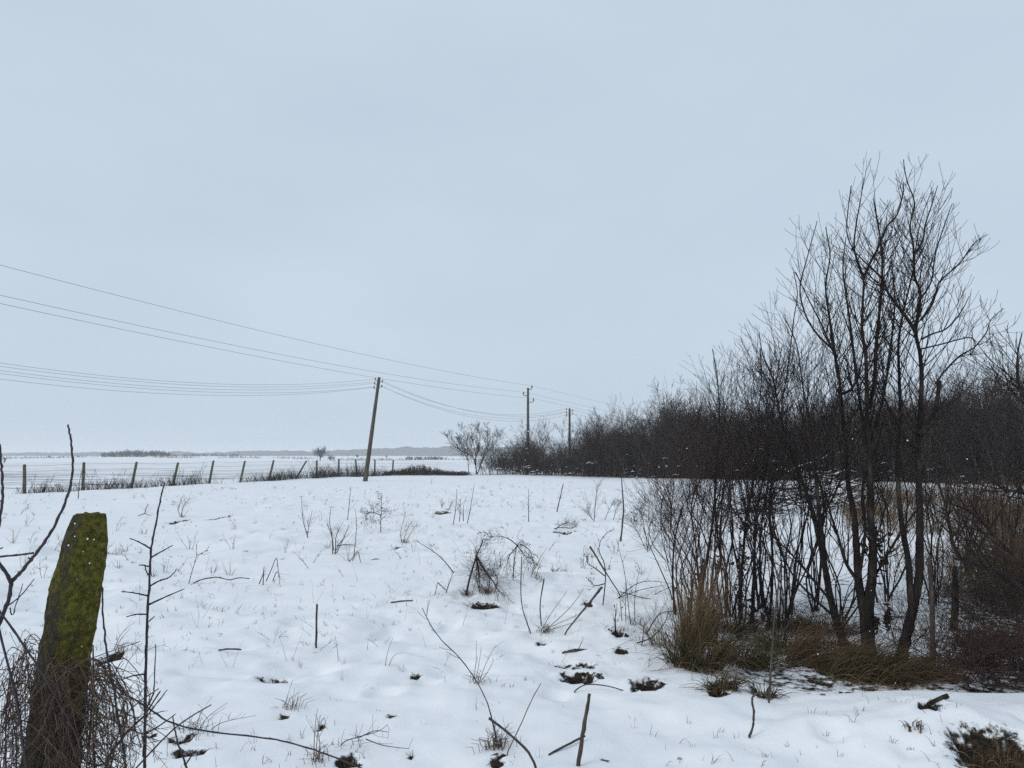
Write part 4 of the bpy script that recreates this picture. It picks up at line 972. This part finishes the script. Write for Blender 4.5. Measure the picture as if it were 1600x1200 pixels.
weed((1012, 862), [[(1012, 862), (1008, 830), (1002, 800), (1005, 780)], [(1012, 862), (1016, 820), (1026, 790), (1028, 765)], [(1010, 860), (998, 835), (988, 815)], [(1014, 860), (1030, 830), (1046, 800)]], 'feathery cloud-like weed at the edge of the thicket', 1.8, 34, .5, 1, 'redtwig', .35)
weed((1040, 880), [[(1045, 880), (1036, 850), (1032, 815), (1036, 780), (1050, 750)], [(1040, 876), (1020, 850), (1012, 820)]], 'curving bare whip weed just beside the thicket', 2.2, 10, .35, 1)
weed((943, 945), [[(942, 945), (946, 905), (944, 880), (936, 860), (940, 842), (955, 828)], [(945, 900), (930, 888), (918, 880), (917, 868)], [(945, 912), (930, 915), (922, 908)]], 'budded twiggy weed leaning by the straight bare stick', 2.8, 12, .15, 0, 'twig', .5)
weed((990, 975), [[(985, 975), (980, 930), (975, 890), (963, 842)], [(978, 972), (977, 935), (980, 905)], [(992, 972), (992, 930), (998, 895)], [(972, 970), (968, 930)]], 'cluster of thin upright weeds beside the reed bundle', 2, 8, .22, 0, 'redtwig', .2, 20)
weed((962, 990), [[(962, 990), (961, 968), (963, 952)]], 'short dark weed stump over a soil hole', 4, 10, .1, 0, 'bark', .4, 24)
weed((1010, 935), [[(960, 940), (990, 915), (1015, 908), (1050, 912)], [(962, 936), (1000, 922), (1040, 914)], [(970, 925), (1010, 935), (1048, 938)], [(985, 948), (1020, 930), (1052, 915)]], 'bundle of fallen canes lying into the reed bundle', 2.2, 8, .25, 0, 'twig', name='fallen_canes')
weed((1020, 1010), [[(1000, 1025), (1004, 1000), (1006, 975)], [(995, 1005), (1020, 995), (1040, 970), (1045, 950)], [(1010, 990), (1030, 960), (1052, 955)]], 'low crooked twigs on the snow lip before the reed bundle', 3, 10, .25, 1, 'twig')
weed((880, 828), [[(868, 828), (876, 820), (890, 816)], [(866, 826), (880, 824), (905, 828)], [(872, 829), (890, 826), (900, 822)]], 'flattened dead weed lying dark on the far snow', 2.2, 14, .35, 1, 'twig', up=0)
weed((420, 918), [[(416, 908), (424, 890), (432, 872), (435, 895), (438, 918)], [(426, 908), (433, 893), (438, 905)]], 'stalk snapped over into a sharp angle', 2.2, 5, .18, 0, 'redtwig')
weed((409, 914), [[(411, 914), (412, 895), (413, 884)], [(405, 912), (410, 900), (412, 892)]], 'short dark stems close to the snapped stalk', 2.4, 5, .12, 0, 'twig')
weed((562, 880), [[(545, 878), (552, 870), (559, 862), (563, 876), (564, 882)]], 'small snapped stem between the low shrub and the open snow', 2, 4, .15, 0)
weed((297, 912), [[(295, 912), (300, 893), (307, 868), (306, 845)], [(307, 868), (316, 864), (324, 858)]], 'thin branching seed stalk near the thorny sapling', 1.8, 6, .12, 0, 'redtwig', .6)
weed((495, 1190), [[(490, 1190), (491, 1160), (493, 1130), (496, 1108)], [(498, 1190), (500, 1165), (497, 1140), (505, 1122), (509, 1130)], [(493, 1190), (496, 1150), (500, 1118)]], 'tall clump of thin brown stems in the near snow', 2.2, 3, .12, 0, 'rust', 0, 22)
weed((555, 1164), [[(530, 1168), (540, 1158), (565, 1150), (590, 1143), (606, 1132)], [(562, 1152), (585, 1142), (608, 1144)], [(572, 1155), (600, 1165), (640, 1170)]], 'thin crossed twigs lying over a dark hole in the snow', 2.4, 4, .12, 0, 'twig', 0, 10, name='fallen_twigs')
weed((745, 1068), [[(742, 1068), (748, 1040), (752, 1010)], [(748, 1068), (758, 1040), (772, 1012), (778, 1010)], [(740, 1064), (744, 1030), (744, 1000)], [(750, 1066), (762, 1050), (772, 1030)]], 'sparse arching grass stems beside the long curved stalk', 1.6, 2, .1, 0, 'straw', 0, 16)
weed((775, 1168), [[(775, 1168), (774, 1150), (772, 1130)], [(780, 1168), (785, 1150), (795, 1130)]], 'dark tuft of stems at the root of the long curved stalk', 3, 6, .1, 0, 'twig', 0, 70)
weed((605, 1040), [[(602, 1040), (606, 1018), (614, 996)], [(608, 1040), (616, 1024), (630, 1020)]], 'few pale grass stems in the open snow', 1.5, 0, .1, 0, 'straw')
weed((850, 988), [[(848, 988), (870, 975), (900, 962), (925, 945)], [(850, 986), (880, 978), (910, 968)], [(846, 985), (860, 960), (885, 925)], [(852, 985), (890, 950), (912, 920)]], 'fan of pale stems spreading from a grass hole', 1.8, 2, .12, 0, 'straw', 0, 36)
weed((305, 1146), [[(310, 1142), (325, 1120), (355, 1098)], [(306, 1140), (312, 1118), (318, 1108)], [(330, 1140), (350, 1128), (400, 1118)]], 'thin stems over the twin dark holes near the post', 1.8, 2, .12, 0, 'twig', 0, 24)
weed((193, 1018), [[(180, 1018), (188, 1000), (205, 980)], [(185, 1010), (205, 1005), (230, 1026)], [(178, 1015), (190, 990), (210, 972)]], 'arched stems over the dark hole beside the mossy post', 1.6, 3, .12, 0, 'twig', 0, 24)
weed((457, 1108), [[(443, 1108), (450, 1085), (456, 1066)], [(456, 1104), (458, 1090), (460, 1080)]], 'small tuft with one tall pale stem in near snow', 1.4, 2, .1, 0, 'straw', 0, 22)
weed((285, 808), [[(283, 808), (287, 790), (298, 778)], [(282, 806), (278, 795), (284, 780)]], 'bushy grass clump on dark soil far behind the thorny sapling', 1.6, 14, .4, 0, 'grass', 0, 30)
weed((632, 848), [[(630, 848), (635, 830), (645, 815)], [(634, 848), (642, 832), (652, 818)], [(628, 846), (626, 832), (634, 800)]], 'grass clump with tall wispy blades in mid field', 1.6, 12, .35, 0, 'straw', 0, 40)
weed((700, 797), [[(690, 794), (692, 788)], [(700, 798), (706, 786)], [(712, 800), (720, 788)]], 'tan fringe of dry grass in the far field', 1.8, 16, .35, 0, 'straw', 0, 20)
weed((228, 808), [[(216, 806), (226, 803), (236, 806)], [(226, 803), (228, 795), (231, 788)]], 'small low weed right beside the top of the thorny sapling', 2, 7, .25, 0, 'rust')
weed((840, 905), [[(826, 908), (840, 880), (855, 855)], [(836, 908), (842, 885), (850, 870)], [(830, 906), (826, 890)]], 'pale leaning grass stems beside the seedy weed', 1.5, 3, .2, 0, 'straw', 0, 20)
weed((125, 780), [[(122, 782), (124, 755), (128, 735)]], 'dark upright weed in front of the fence by the second post', 2, 8, .5, 0)

# dead grass standing in the openings of the snow
R.seed(88)
HL = {905: 'the wide dark opening below the fallen twig', 437: 'the flat opening below the short straight stick', 555: 'the opening under the crossed twigs', 1000: 'the opening beside the snow lip of the thicket',
      515: 'a small round opening near the tall brown stems', 653: 'a small round opening in the open snow', 648: 'a small opening by the crossed twigs', 318: 'the larger of the twin openings near the post', 352: 'a patch of bare earth in the far field', 618: 'a small crack in the near snow', 898: 'the narrow crack behind the fallen twig', 964: 'the small opening below the weed stump', 1474: 'the steep side of the snow mound'}
for (px_, py_, rx_, ry_), hw_ in zip(HOLES, HW):
    if px_ in HL:
        D_ = CAMZ * FPX / (py_ - 712)
        tussock((px_, py_ - ry_ * .3), int(4 + .5 * rx_), .0028 * rx_ * D_ / 4 + .03, (U(-.3, .3), -.5), 1.1, rx_ * D_ / FPX * .7, 'few dead grass blades in ' + HL[px_], 'rust', 'grass_tuft', w=.0012 + .00008 * D_, loc=(hw_[0], hw_[1] + hw_[3] * .3, h1(hw_[0], hw_[1] + hw_[3] * .3)))
# scattered small tufts and stalks
R.seed(90)
def tuft_mesh(n, h_, sp, m, w, stalk=False):
    T = Tubes()
    for k in range(n):
        a = U(0, 6.28); d = nrm((math.cos(a) * sp * U(.2, 1.2), math.sin(a) * sp * U(.2, 1.2), 1)); q = (math.cos(a) * U(0, .03), math.sin(a) * U(0, .03), -.03); P = [q]; l = h_ * U(.4, 1.1)
        for i in range(4):
            d = nrm((d[0] + U(-.15, .15), d[1] + U(-.15, .15), d[2] - U(0, .16))); q = tuple(q[j] + d[j] * l / 4 for j in range(3)); P.append(q)
        T.add(P, [w, w, w * .8, w * .6, w * .3])
        if stalk: spawn(T, P, [w * .7] * 5, 4, .4, l * .3, 0, n=3, rmin=w * .5)
    return T
def scatter(kinds, count, region, name, label, group, cat):
    protos = []
    for T, m in kinds:
        r_ = empty(name, (0, 0, 0), label, cat, group); T.build('blades', M[m], r_); protos.append([r_, False])
    for i in range(count):
        for _ in range(50):
            px, py = region()
            g = G(px, py)
            if fence_side(g[0], g[1]) < -1 and not (px > 1030 and py > 900): break
        k = R.randrange(len(protos)); s = U(.6, 1.35); rz = U(0, 6.28)
        if not protos[k][1]:
            o = protos[k][0]; protos[k][1] = True; o.location = g; o.rotation_euler = (0, 0, rz); o.scale = (s, s, s)
        else: copy_thing(protos[k][0], g, rz, s, label, group)
scatter([(tuft_mesh(6, .09, .7, 0, .0019), 'rust'), (tuft_mesh(3, .13, .5, 0, .0016), 'straw'), (tuft_mesh(9, .06, .9, 0, .0020), 'rust'), (tuft_mesh(2, .12, .8, 0, .0018), 'redtwig'), (tuft_mesh(4, .04, .9, 0, .002), 'twig')], 110,
        lambda: (U(10, 1180), 1190 - 300 * U(0, 1) ** .7), 'grass_tuft', 'small dry grass tuft poking through the near snow', 'small grass tufts in the near snow', 'grass')
scatter([(tuft_mesh(8, .18, .8, 0, .0036), 'redtwig'), (tuft_mesh(4, .38, .4, 0, .0034, True), 'redtwig'), (tuft_mesh(12, .14, 1.2, 0, .004), 'rust'), (tuft_mesh(2, .42, .7, 0, .0034, True), 'redtwig'), (tuft_mesh(6, .10, 1.4, 0, .005), 'twig'), (tuft_mesh(7, .3, .7, 0, .0034), 'straw')], 190,
        lambda: (U(10, 1090), 752 + 150 * U(0, 1) ** 1.25), 'weed_tuft', 'faint dry weed tuft in the far part of the snowy field', 'weed tufts in the far snow', 'weed')
scatter([(tuft_mesh(1, .3, .7, 0, .0018), 'redtwig'), (tuft_mesh(2, .24, 1.3, 0, .0017, True), 'redtwig'), (tuft_mesh(1, .26, 2.2, 0, .002, True), 'twig'), (tuft_mesh(2, .4, .5, 0, .0015), 'straw'), (tuft_mesh(1, .14, 1.8, 0, .002), 'twig'), (tuft_mesh(3, .10, 1., 0, .002), 'rust')], 130,
        lambda: (U(200, 1060), 860 + 190 * U(0, 1)), 'weed_stalk', 'thin bare weed stalk sticking out of the mid-field snow', 'weed stalks in the mid-field snow', 'stalk')

def grass_tips():
    T = Tubes(); R.seed(93)
    for i in range(4200):
        y = 4.2 + 40 * U(0, 1) ** 1.6; x = U(-.74, .62) * y
        if fence_side(x, y) > -1 or vnoise(np.array([x / 1.6]), np.array([y / 1.6]), 91)[0] < .1 + .35 * U(-1, 1): continue
        z = h1(x, y); k = 1 if U(0, 1) < .6 else 3
        for _ in range(k):
            a = U(0, 6.28); l = U(.012, .06) * (1 + y / 25); xx = x + U(-.02, .02); d = U(.1, 1.3); wv = U(.0008, .0016) * (.8 + y / 10)
            T.add([(xx, y, z - .01), (xx + math.cos(a) * l * d * .5, y + math.sin(a) * l * d * .5, z + l * .6), (xx + math.cos(a) * l * d, y + math.sin(a) * l * d, z + l * .8)], [wv, wv * .8, wv * .3])
    o = T.build('grass_tips', M['rust'], None, (0, 12, 0)); tag(o, 'short grass tips barely showing through the snow of the field', 'grass', kind='stuff')
grass_tips()

# ------------------------------------------------------------------ foreground post, vines and saplings
PD = 2.45
def mossy_post():
    ctr = [(803, 140, 55), (830, 136, 66), (870, 130, 74), (915, 119, 80), (960, 112, 80), (1010, 104, 80), (1060, 97, 82), (1120, 88, 84), (1200, 78, 88), (1300, 63, 90), (1400, 48, 92)]
    zs = [W(0, c[0], PD)[2] for c in ctr][::-1]; xs = [W(c[1], c[0], PD)[0] for c in ctr][::-1]; ws = [c[2] * PD / FPX for c in ctr][::-1]
    zb = h1(xs[0], PD) - .2; zt = zs[-1]; n = 120; k = 64
    root = empty('mossy_post', (float(np.interp(zb + .2, zs, xs)), PD, zb + .2), 'old concrete fence post thick with yellow-green moss, leaning in the foreground', 'post')
    V = []; 
    rnd = lambda a, b, s: float(vnoise(np.array([a]), np.array([b]), s)[0])
    for i in range(n + 1):
        z = zb + (zt - zb) * i / n; cx = float(np.interp(z, zs, xs)) if z > zs[0] else xs[0] - (zs[0] - z) * .13; wd = float(np.interp(z, zs, ws))
        for j in range(k):
            a = 2 * math.pi * j / k; c, s = math.cos(a), math.sin(a); e = 5.0
            q = 1 / (abs(c) ** e + abs(s) ** e) ** (1 / e)
            lx, ly = c * q * wd * .42, s * q * wd * .36
            rot = math.radians(-37); X = lx * math.cos(rot) - ly * math.sin(rot); Y = lx * math.sin(rot) + ly * math.cos(rot)
            amp = 1 + .045 * rnd(a * 2.2 + (0 if a < 3.14 else 0), z * 14, 71) + .040 * rnd(a * 6, z * 45, 72) + .030 * rnd(a * 13, z * 110, 73)
            dz = 0
            if i >= n - 9:      # crumbling top: one corner knocked off
                t = (i - (n - 9)) / 9
                amp *= 1 - .10 * t ** 3; dz = -t * (.045 * max(0, -X / wd * 2 - .62) + .004 * rnd(X * 60, Y * 60, 74)) - .006 * X / wd * t
            V.append((cx + X * amp, PD + Y * amp, z + dz))
    V.append((xs[-1], PD, zt + .003)); F = []
    for i in range(n):
        for j in range(k): F.append((i * k + j, i * k + (j + 1) % k, (i + 1) * k + (j + 1) % k, (i + 1) * k + j))
    F += [(n * k + j, n * k + (j + 1) % k, len(V) - 1) for j in range(k)]
    me = bpy.data.meshes.new('shaft'); me.from_pydata([tuple(v[q] - root.location[q] for q in range(3)) for v in V], [], F)
    me.polygons.foreach_set('use_smooth', [True] * len(me.polygons)); me.materials.append(M['moss'])
    o = bpy.data.objects.new('shaft', me); COL.objects.link(o); o.parent = root
    # specks of snow caught in the moss
    T = Tubes(); R.seed(95)
    for (px, py) in [(117, 818), (117, 838), (137, 842), (147, 843), (107, 852), (120, 905), (97, 985), (128, 1010), (91, 976), (130, 862), (62, 1060), (110, 940), (140, 880)]:
        p = W(px, py, PD - .072); s = U(.0015, .0032); T.add([(p[0], p[1], p[2] - s), p, (p[0], p[1], p[2] + s)], [s * .3, s, s * .2], 5)
    T.build('snow_specks', M['flake'], root)
mossy_post()

def vine_mass():
    R.seed(97); g = W(95, 1050, PD - .05); root = empty('dry_vines', (g[0], PD, h1(g[0], PD)), 'tangled curtain of dry brown vines hanging round the mossy post', 'vines'); T = Tubes(); T2 = Tubes()
    def strand(pts, D, w=1.8, l=.2, T=T):
        P = spline([W(px, py, D + d) for (px, py, d) in pts], 4); k = len(P) - 1; r = [max(.0009, w / 2 * D / FPX * (1 - .5 * i / k)) for i in range(k + 1)]; T.add(P, r, 4)
        if U(0, 1) < .6: spawn(T2, P, r, 4, .2, .07, 0, up=-.15, wob=.3, n=3, rmin=.0008)
    for i in range(14):        # woody stems
        x0 = U(0, 190); y0 = U(1180, 1300); d = U(-.16, .1); x1 = x0 + R.gauss(0, 70)
        strand([(x0, y0, d), (x0 * .7 + x1 * .3 + U(-10, 10), y0 - 60, d), (x0 * .3 + x1 * .7 + U(-14, 14), y0 - U(110, 170), d), (x1 + U(-20, 20), y0 - U(150, 250), d)], PD, U(2.4, 3.8))
    for i in range(100):       # arching out and hanging down on one side
        x0 = U(70, 160); y0 = 1042 + U(-12, 26); x1 = min(238, x0 + abs(R.gauss(0, 38)) + 4); d = R.gauss(.02, .10); q = U(40, 230); c = U(-14, 10)
        strand([(x0, y0, d * .5 - .04), (x0 * .5 + x1 * .5, y0 + U(-14, 12), d), (x1 + U(-4, 4), y0 + q * .3, d), (x1 + c * .5 + U(-4, 4), y0 + q * .65, d + U(-.03, .03)), (x1 + c + U(-9, 9), y0 + q, d + U(-.06, .06))], PD - .03, U(.7, 1.9))
    for i in range(110):       # criss-cross over the front of the post
        x0 = U(45, 150); y0 = U(1015, 1180); d = -.085 - U(0, .07); a = R.gauss(1.57, .55); l = U(30, 190); bw = R.gauss(0, .18) * l
        strand([(x0, y0, d), (x0 + math.cos(a) * l * .33 + bw * .7, y0 + math.sin(a) * l * .33, d - .01), (x0 + math.cos(a) * l * .66 + bw, y0 + math.sin(a) * l * .66, d - .02), (x0 + math.cos(a) * l, y0 + math.sin(a) * l, d - .02)], PD, U(.7, 2.2))
    for i in range(64):       # other side
        x0 = U(30, 90); y0 = U(995, 1080); x1 = x0 - abs(R.gauss(0, 34)) - 8; d = R.gauss(.02, .10); q = U(40, 230)
        strand([(x0, y0, d * .4 - .03), (x0 * .6 + x1 * .4, y0 + U(-16, 14), d), (x1 + U(-3, 8), y0 + q * .4, d), (x1 + U(-14, 14), y0 + q, d)], PD, U(.7, 2.0))
    for i in range(330):       # low tangle
        x0 = U(-30, 225); y0 = U(1090, 1290); a = U(0, 6.28); l = U(15, 70); d = U(-.14, .2); h_ = U(-18, 14)
        strand([(x0, y0, d), (x0 + math.cos(a) * l * .5 + U(-6, 6), y0 + math.sin(a) * l * .5 + h_, d), (x0 + math.cos(a) * l, y0 + math.sin(a) * l, d)], PD, U(.8, 2.0))
    T.build('strands', M['vine'], root); T2.build('side_shoots', M['vine'], root)
    Tg = Tubes()
    for i in range(130):       # straw blades
        x0 = U(40, 190); y0 = U(1060, 1230); a = U(-.9, .9); l = U(30, 90); d = -.1 - U(0, .08)
        P = [W(x0, y0, PD + d), W(x0 + math.sin(a) * l * .5, y0 - math.cos(a) * l * .5, PD + d), W(x0 + math.sin(a) * l * 1.1, y0 - math.cos(a) * l * .85, PD + d)]; Tg.add(P, [.0011, .001, .0005])
    Tg.build('straw_blades', M['straw'], root)
vine_mass()

def cane(stemlist, D, label, name, cat='sapling', m='cane', buds=True, root_at=None):
    P0 = spline([W(px, py, D) for px, py in stemlist[0][0]], 5); b = P0[0]
    root = empty(name, (b[0], D, b[2]), label, cat)
    for q, (pts, w0, w1, lean) in enumerate(stemlist):
        P = P0 if q == 0 else spline(traced(pts, D, lean), 5); k = len(P) - 1
        P = [(p[0], p[1] + U(-.003, .003), p[2]) for p in P]
        r = [max(.0009, (w0 + (w1 - w0) * i / k) / 2 * D / FPX * (1 + (.16 if i % 3 == 0 else -.05))) for i in range(k + 1)]
        T = Tubes(); T.add(P, r, 8, True)
        if buds:
            for i in range(2, k, 2):
                s = r[i]; T.add([P[i], tuple(P[i][j] + (U(-1, 1) * s * 1.6, U(-1, 1) * s, s * 1.5)[j] for j in range(3))], [s * .7, s * .2], 4)
        T.build('stem' if q == 0 else 'side_shoot', M[m], root)
R.seed(99)
cane([([(224, 1420), (225, 1300), (226, 1200), (227, 1100), (228, 1030), (230, 970), (233, 920), (235, 870), (240, 835), (247, 800), (252, 775), (257, 757)], 5.4, 2, 0),
      ([(235, 857), (220, 848), (203, 841)], 2.8, 1.4, .06), ([(236, 871), (252, 862), (270, 852)], 2.8, 1.2, -.06), ([(232, 885), (224, 883), (217, 883)], 2.4, 1.4, .03), ([(231, 898), (228, 890), (226, 884)], 2, 1.4, -.02),
      ([(234, 916), (248, 908), (263, 903), (270, 897), (277, 888)], 2.8, 1, .08), ([(230, 931), (212, 927), (190, 924)], 2.6, 1.2, -.06), ([(234, 944), (258, 933), (288, 920)], 3, 1.2, -.08), ([(230, 960), (213, 960), (197, 964)], 2.6, 1.3, .04),
      ([(233, 971), (238, 966), (241, 963)], 2, 1.3, 0), ([(226, 1053), (208, 1056), (190, 1062)], 2.8, 1.4, -.06), ([(228, 1108), (238, 1088), (241, 1070), (243, 1006)], 3, 1.3, .06), ([(229, 1120), (244, 1100), (261, 1078)], 2.4, 1.1, -.05), ([(229, 1146), (252, 1132), (275, 1115)], 3, 1.2, .06)],
     2.6, 'tall thorny sapling with short spiky side shoots beside the mossy post', 'thorny_sapling')
cane([([(-60, 1420), (-30, 1150), (-12, 1010), (3, 965), (14, 935), (18, 910), (30, 897), (45, 879), (62, 857), (80, 831), (96, 798), (108, 768), (113, 740), (113, 706), (109, 680), (106, 664)], 7, 2.6, 0),
      ([(18, 910), (8, 893), (-10, 870)], 6, 4, -.05), ([(52, 864), (30, 867), (0, 870), (-20, 876)], 3, 3, .05), ([(10, 948), (24, 938), (38, 925), (53, 905)], 2.4, 1.2, -.05), ([(-20, 880), (-4, 860), (4, 856)], 3, 1.6, 0), ([(15, 950), (20, 960), (30, 930), (36, 912)], 2, 1, .04)],
     2.3, 'dark bare sapling with a long curved whip, entering at the near corner', 'bare_sapling')
cane([([(-40, 1300), (-20, 900), (-6, 840), (2, 800), (4, 775), (3, 740), (1, 712), (-2, 688)], 5, 3, 0)], 2.2, 'dark upright shoot at the very edge of the view', 'bare_shoot', 'shoot')
cane([([(200, 1330), (196, 1200), (186, 1130), (180, 1088), (172, 1048), (166, 1015), (163, 980), (160, 945), (160, 917)], 4, 2.4, 0), ([(172, 1046), (160, 1041), (152, 1042)], 2.2, 1.4, 0), ([(178, 1058), (186, 1040), (192, 1032)], 1.8, 1, 0)],
     2.4, 'thin grey shoot standing against the edge of the mossy post', 'bare_shoot', 'shoot')
cane([([(60, 1330), (30, 1120), (-5, 960), (20, 985), (55, 1035), (85, 1085), (110, 1130), (128, 1175)], 3.6, 2.6, 0)], 2.28, 'grey cane bending across the front of the mossy post', 'bent_cane', 'cane')
cane([([(60, 1400), (90, 1180), (120, 1060), (150, 1030), (180, 1072), (230, 1106), (270, 1130), (320, 1142), (400, 1151), (450, 1160), (500, 1175), (540, 1190), (575, 1206), (640, 1250)], 2.7, 2.3, 0)], 2.5, 'long arching bramble cane trailing from the post over the snow', 'bramble_cane', 'cane')
cane([([(150, 1330), (165, 1200), (190, 1155), (213, 1130), (228, 1115), (250, 1080)], 4.6, 2, 0), ([(213, 1132), (205, 1100), (190, 1060), (170, 1030)], 2, 1.2, .05)], 2.5, 'grey twig slanting up across the thorny sapling', 'bare_shoot', 'shoot')
cane([([(310, 1330), (294, 1215), (288, 1190), (278, 1160), (272, 1135), (270, 1120)], 4, 1.6, 0), ([(290, 1195), (300, 1180), (306, 1172)], 2.5, 1.4, 0)], 3.1, 'short forked shoot at the bottom of the view by the twin holes', 'bare_shoot', 'shoot')
cane([([(12, 1400), (8, 1200), (10, 1110), (14, 1075), (20, 1045), (21, 1025)], 2.6, 1.4, 0), ([(9, 1115), (-6, 1108)], 2, 1.5, 0), ([(15, 1070), (22, 1060), (24, 1052)], 1.6, 1, 0)], 2.35, 'fine upright shoot in the near corner below the curved whip', 'bare_shoot', 'shoot')

# ------------------------------------------------------------------ falling snow
def snowflakes():
    R.seed(101); T = Tubes()
    for i in range(650):
        y = 2.2 + 26 * U(0, 1); x = U(-.76, .76) * y; z = CAMZ + U(-.35, .62) * y
        if z < h1(x, y) + .15: continue
        s = U(.0018, .0042) * (.7 + .06 * y); d = nrm((U(-1, 1), U(-1, 1), U(-1, 1)))
        T.add([tuple((x, y, z)[j] + d[j] * s * f for j in range(3)) for f in (-1, -.4, .5, 1)], [s * .2, s * U(.7, 1), s * U(.6, .9), s * .2], 5)
    o = T.build('falling_snow', M['flake'], None, (0, 12, 2)); tag(o, 'scattered small snowflakes drifting down through the air', 'snow', kind='stuff')
snowflakes()

# ------------------------------------------------------------------ haze
def haze():
    V = [(x, y, z) for z in (-4, 40) for (x, y) in ((-4200, -300), (4200, -300), (4200, 4300), (-4200, 4300))]
    F = [(3, 2, 1, 0), (4, 5, 6, 7), (0, 1, 5, 4), (1, 2, 6, 5), (2, 3, 7, 6), (3, 0, 4, 7)]
    me = bpy.data.meshes.new('haze'); me.from_pydata(V, [], F)
    m = bpy.data.materials.new('haze'); m.use_nodes = True; t = m.node_tree; t.nodes.clear()
    o_ = t.nodes.new('ShaderNodeOutputMaterial'); v = t.nodes.new('ShaderNodeVolumePrincipled')
    v.inputs['Color'].default_value = (.93, .95, .97, 1); v.inputs['Density'].default_value = .00052; v.inputs['Anisotropy'].default_value = 0.2
    t.links.new(v.outputs['Volume'], o_.inputs['Volume']); me.materials.append(m)
    o = bpy.data.objects.new('haze', me); COL.objects.link(o); tag(o, kind='stuff')
haze()
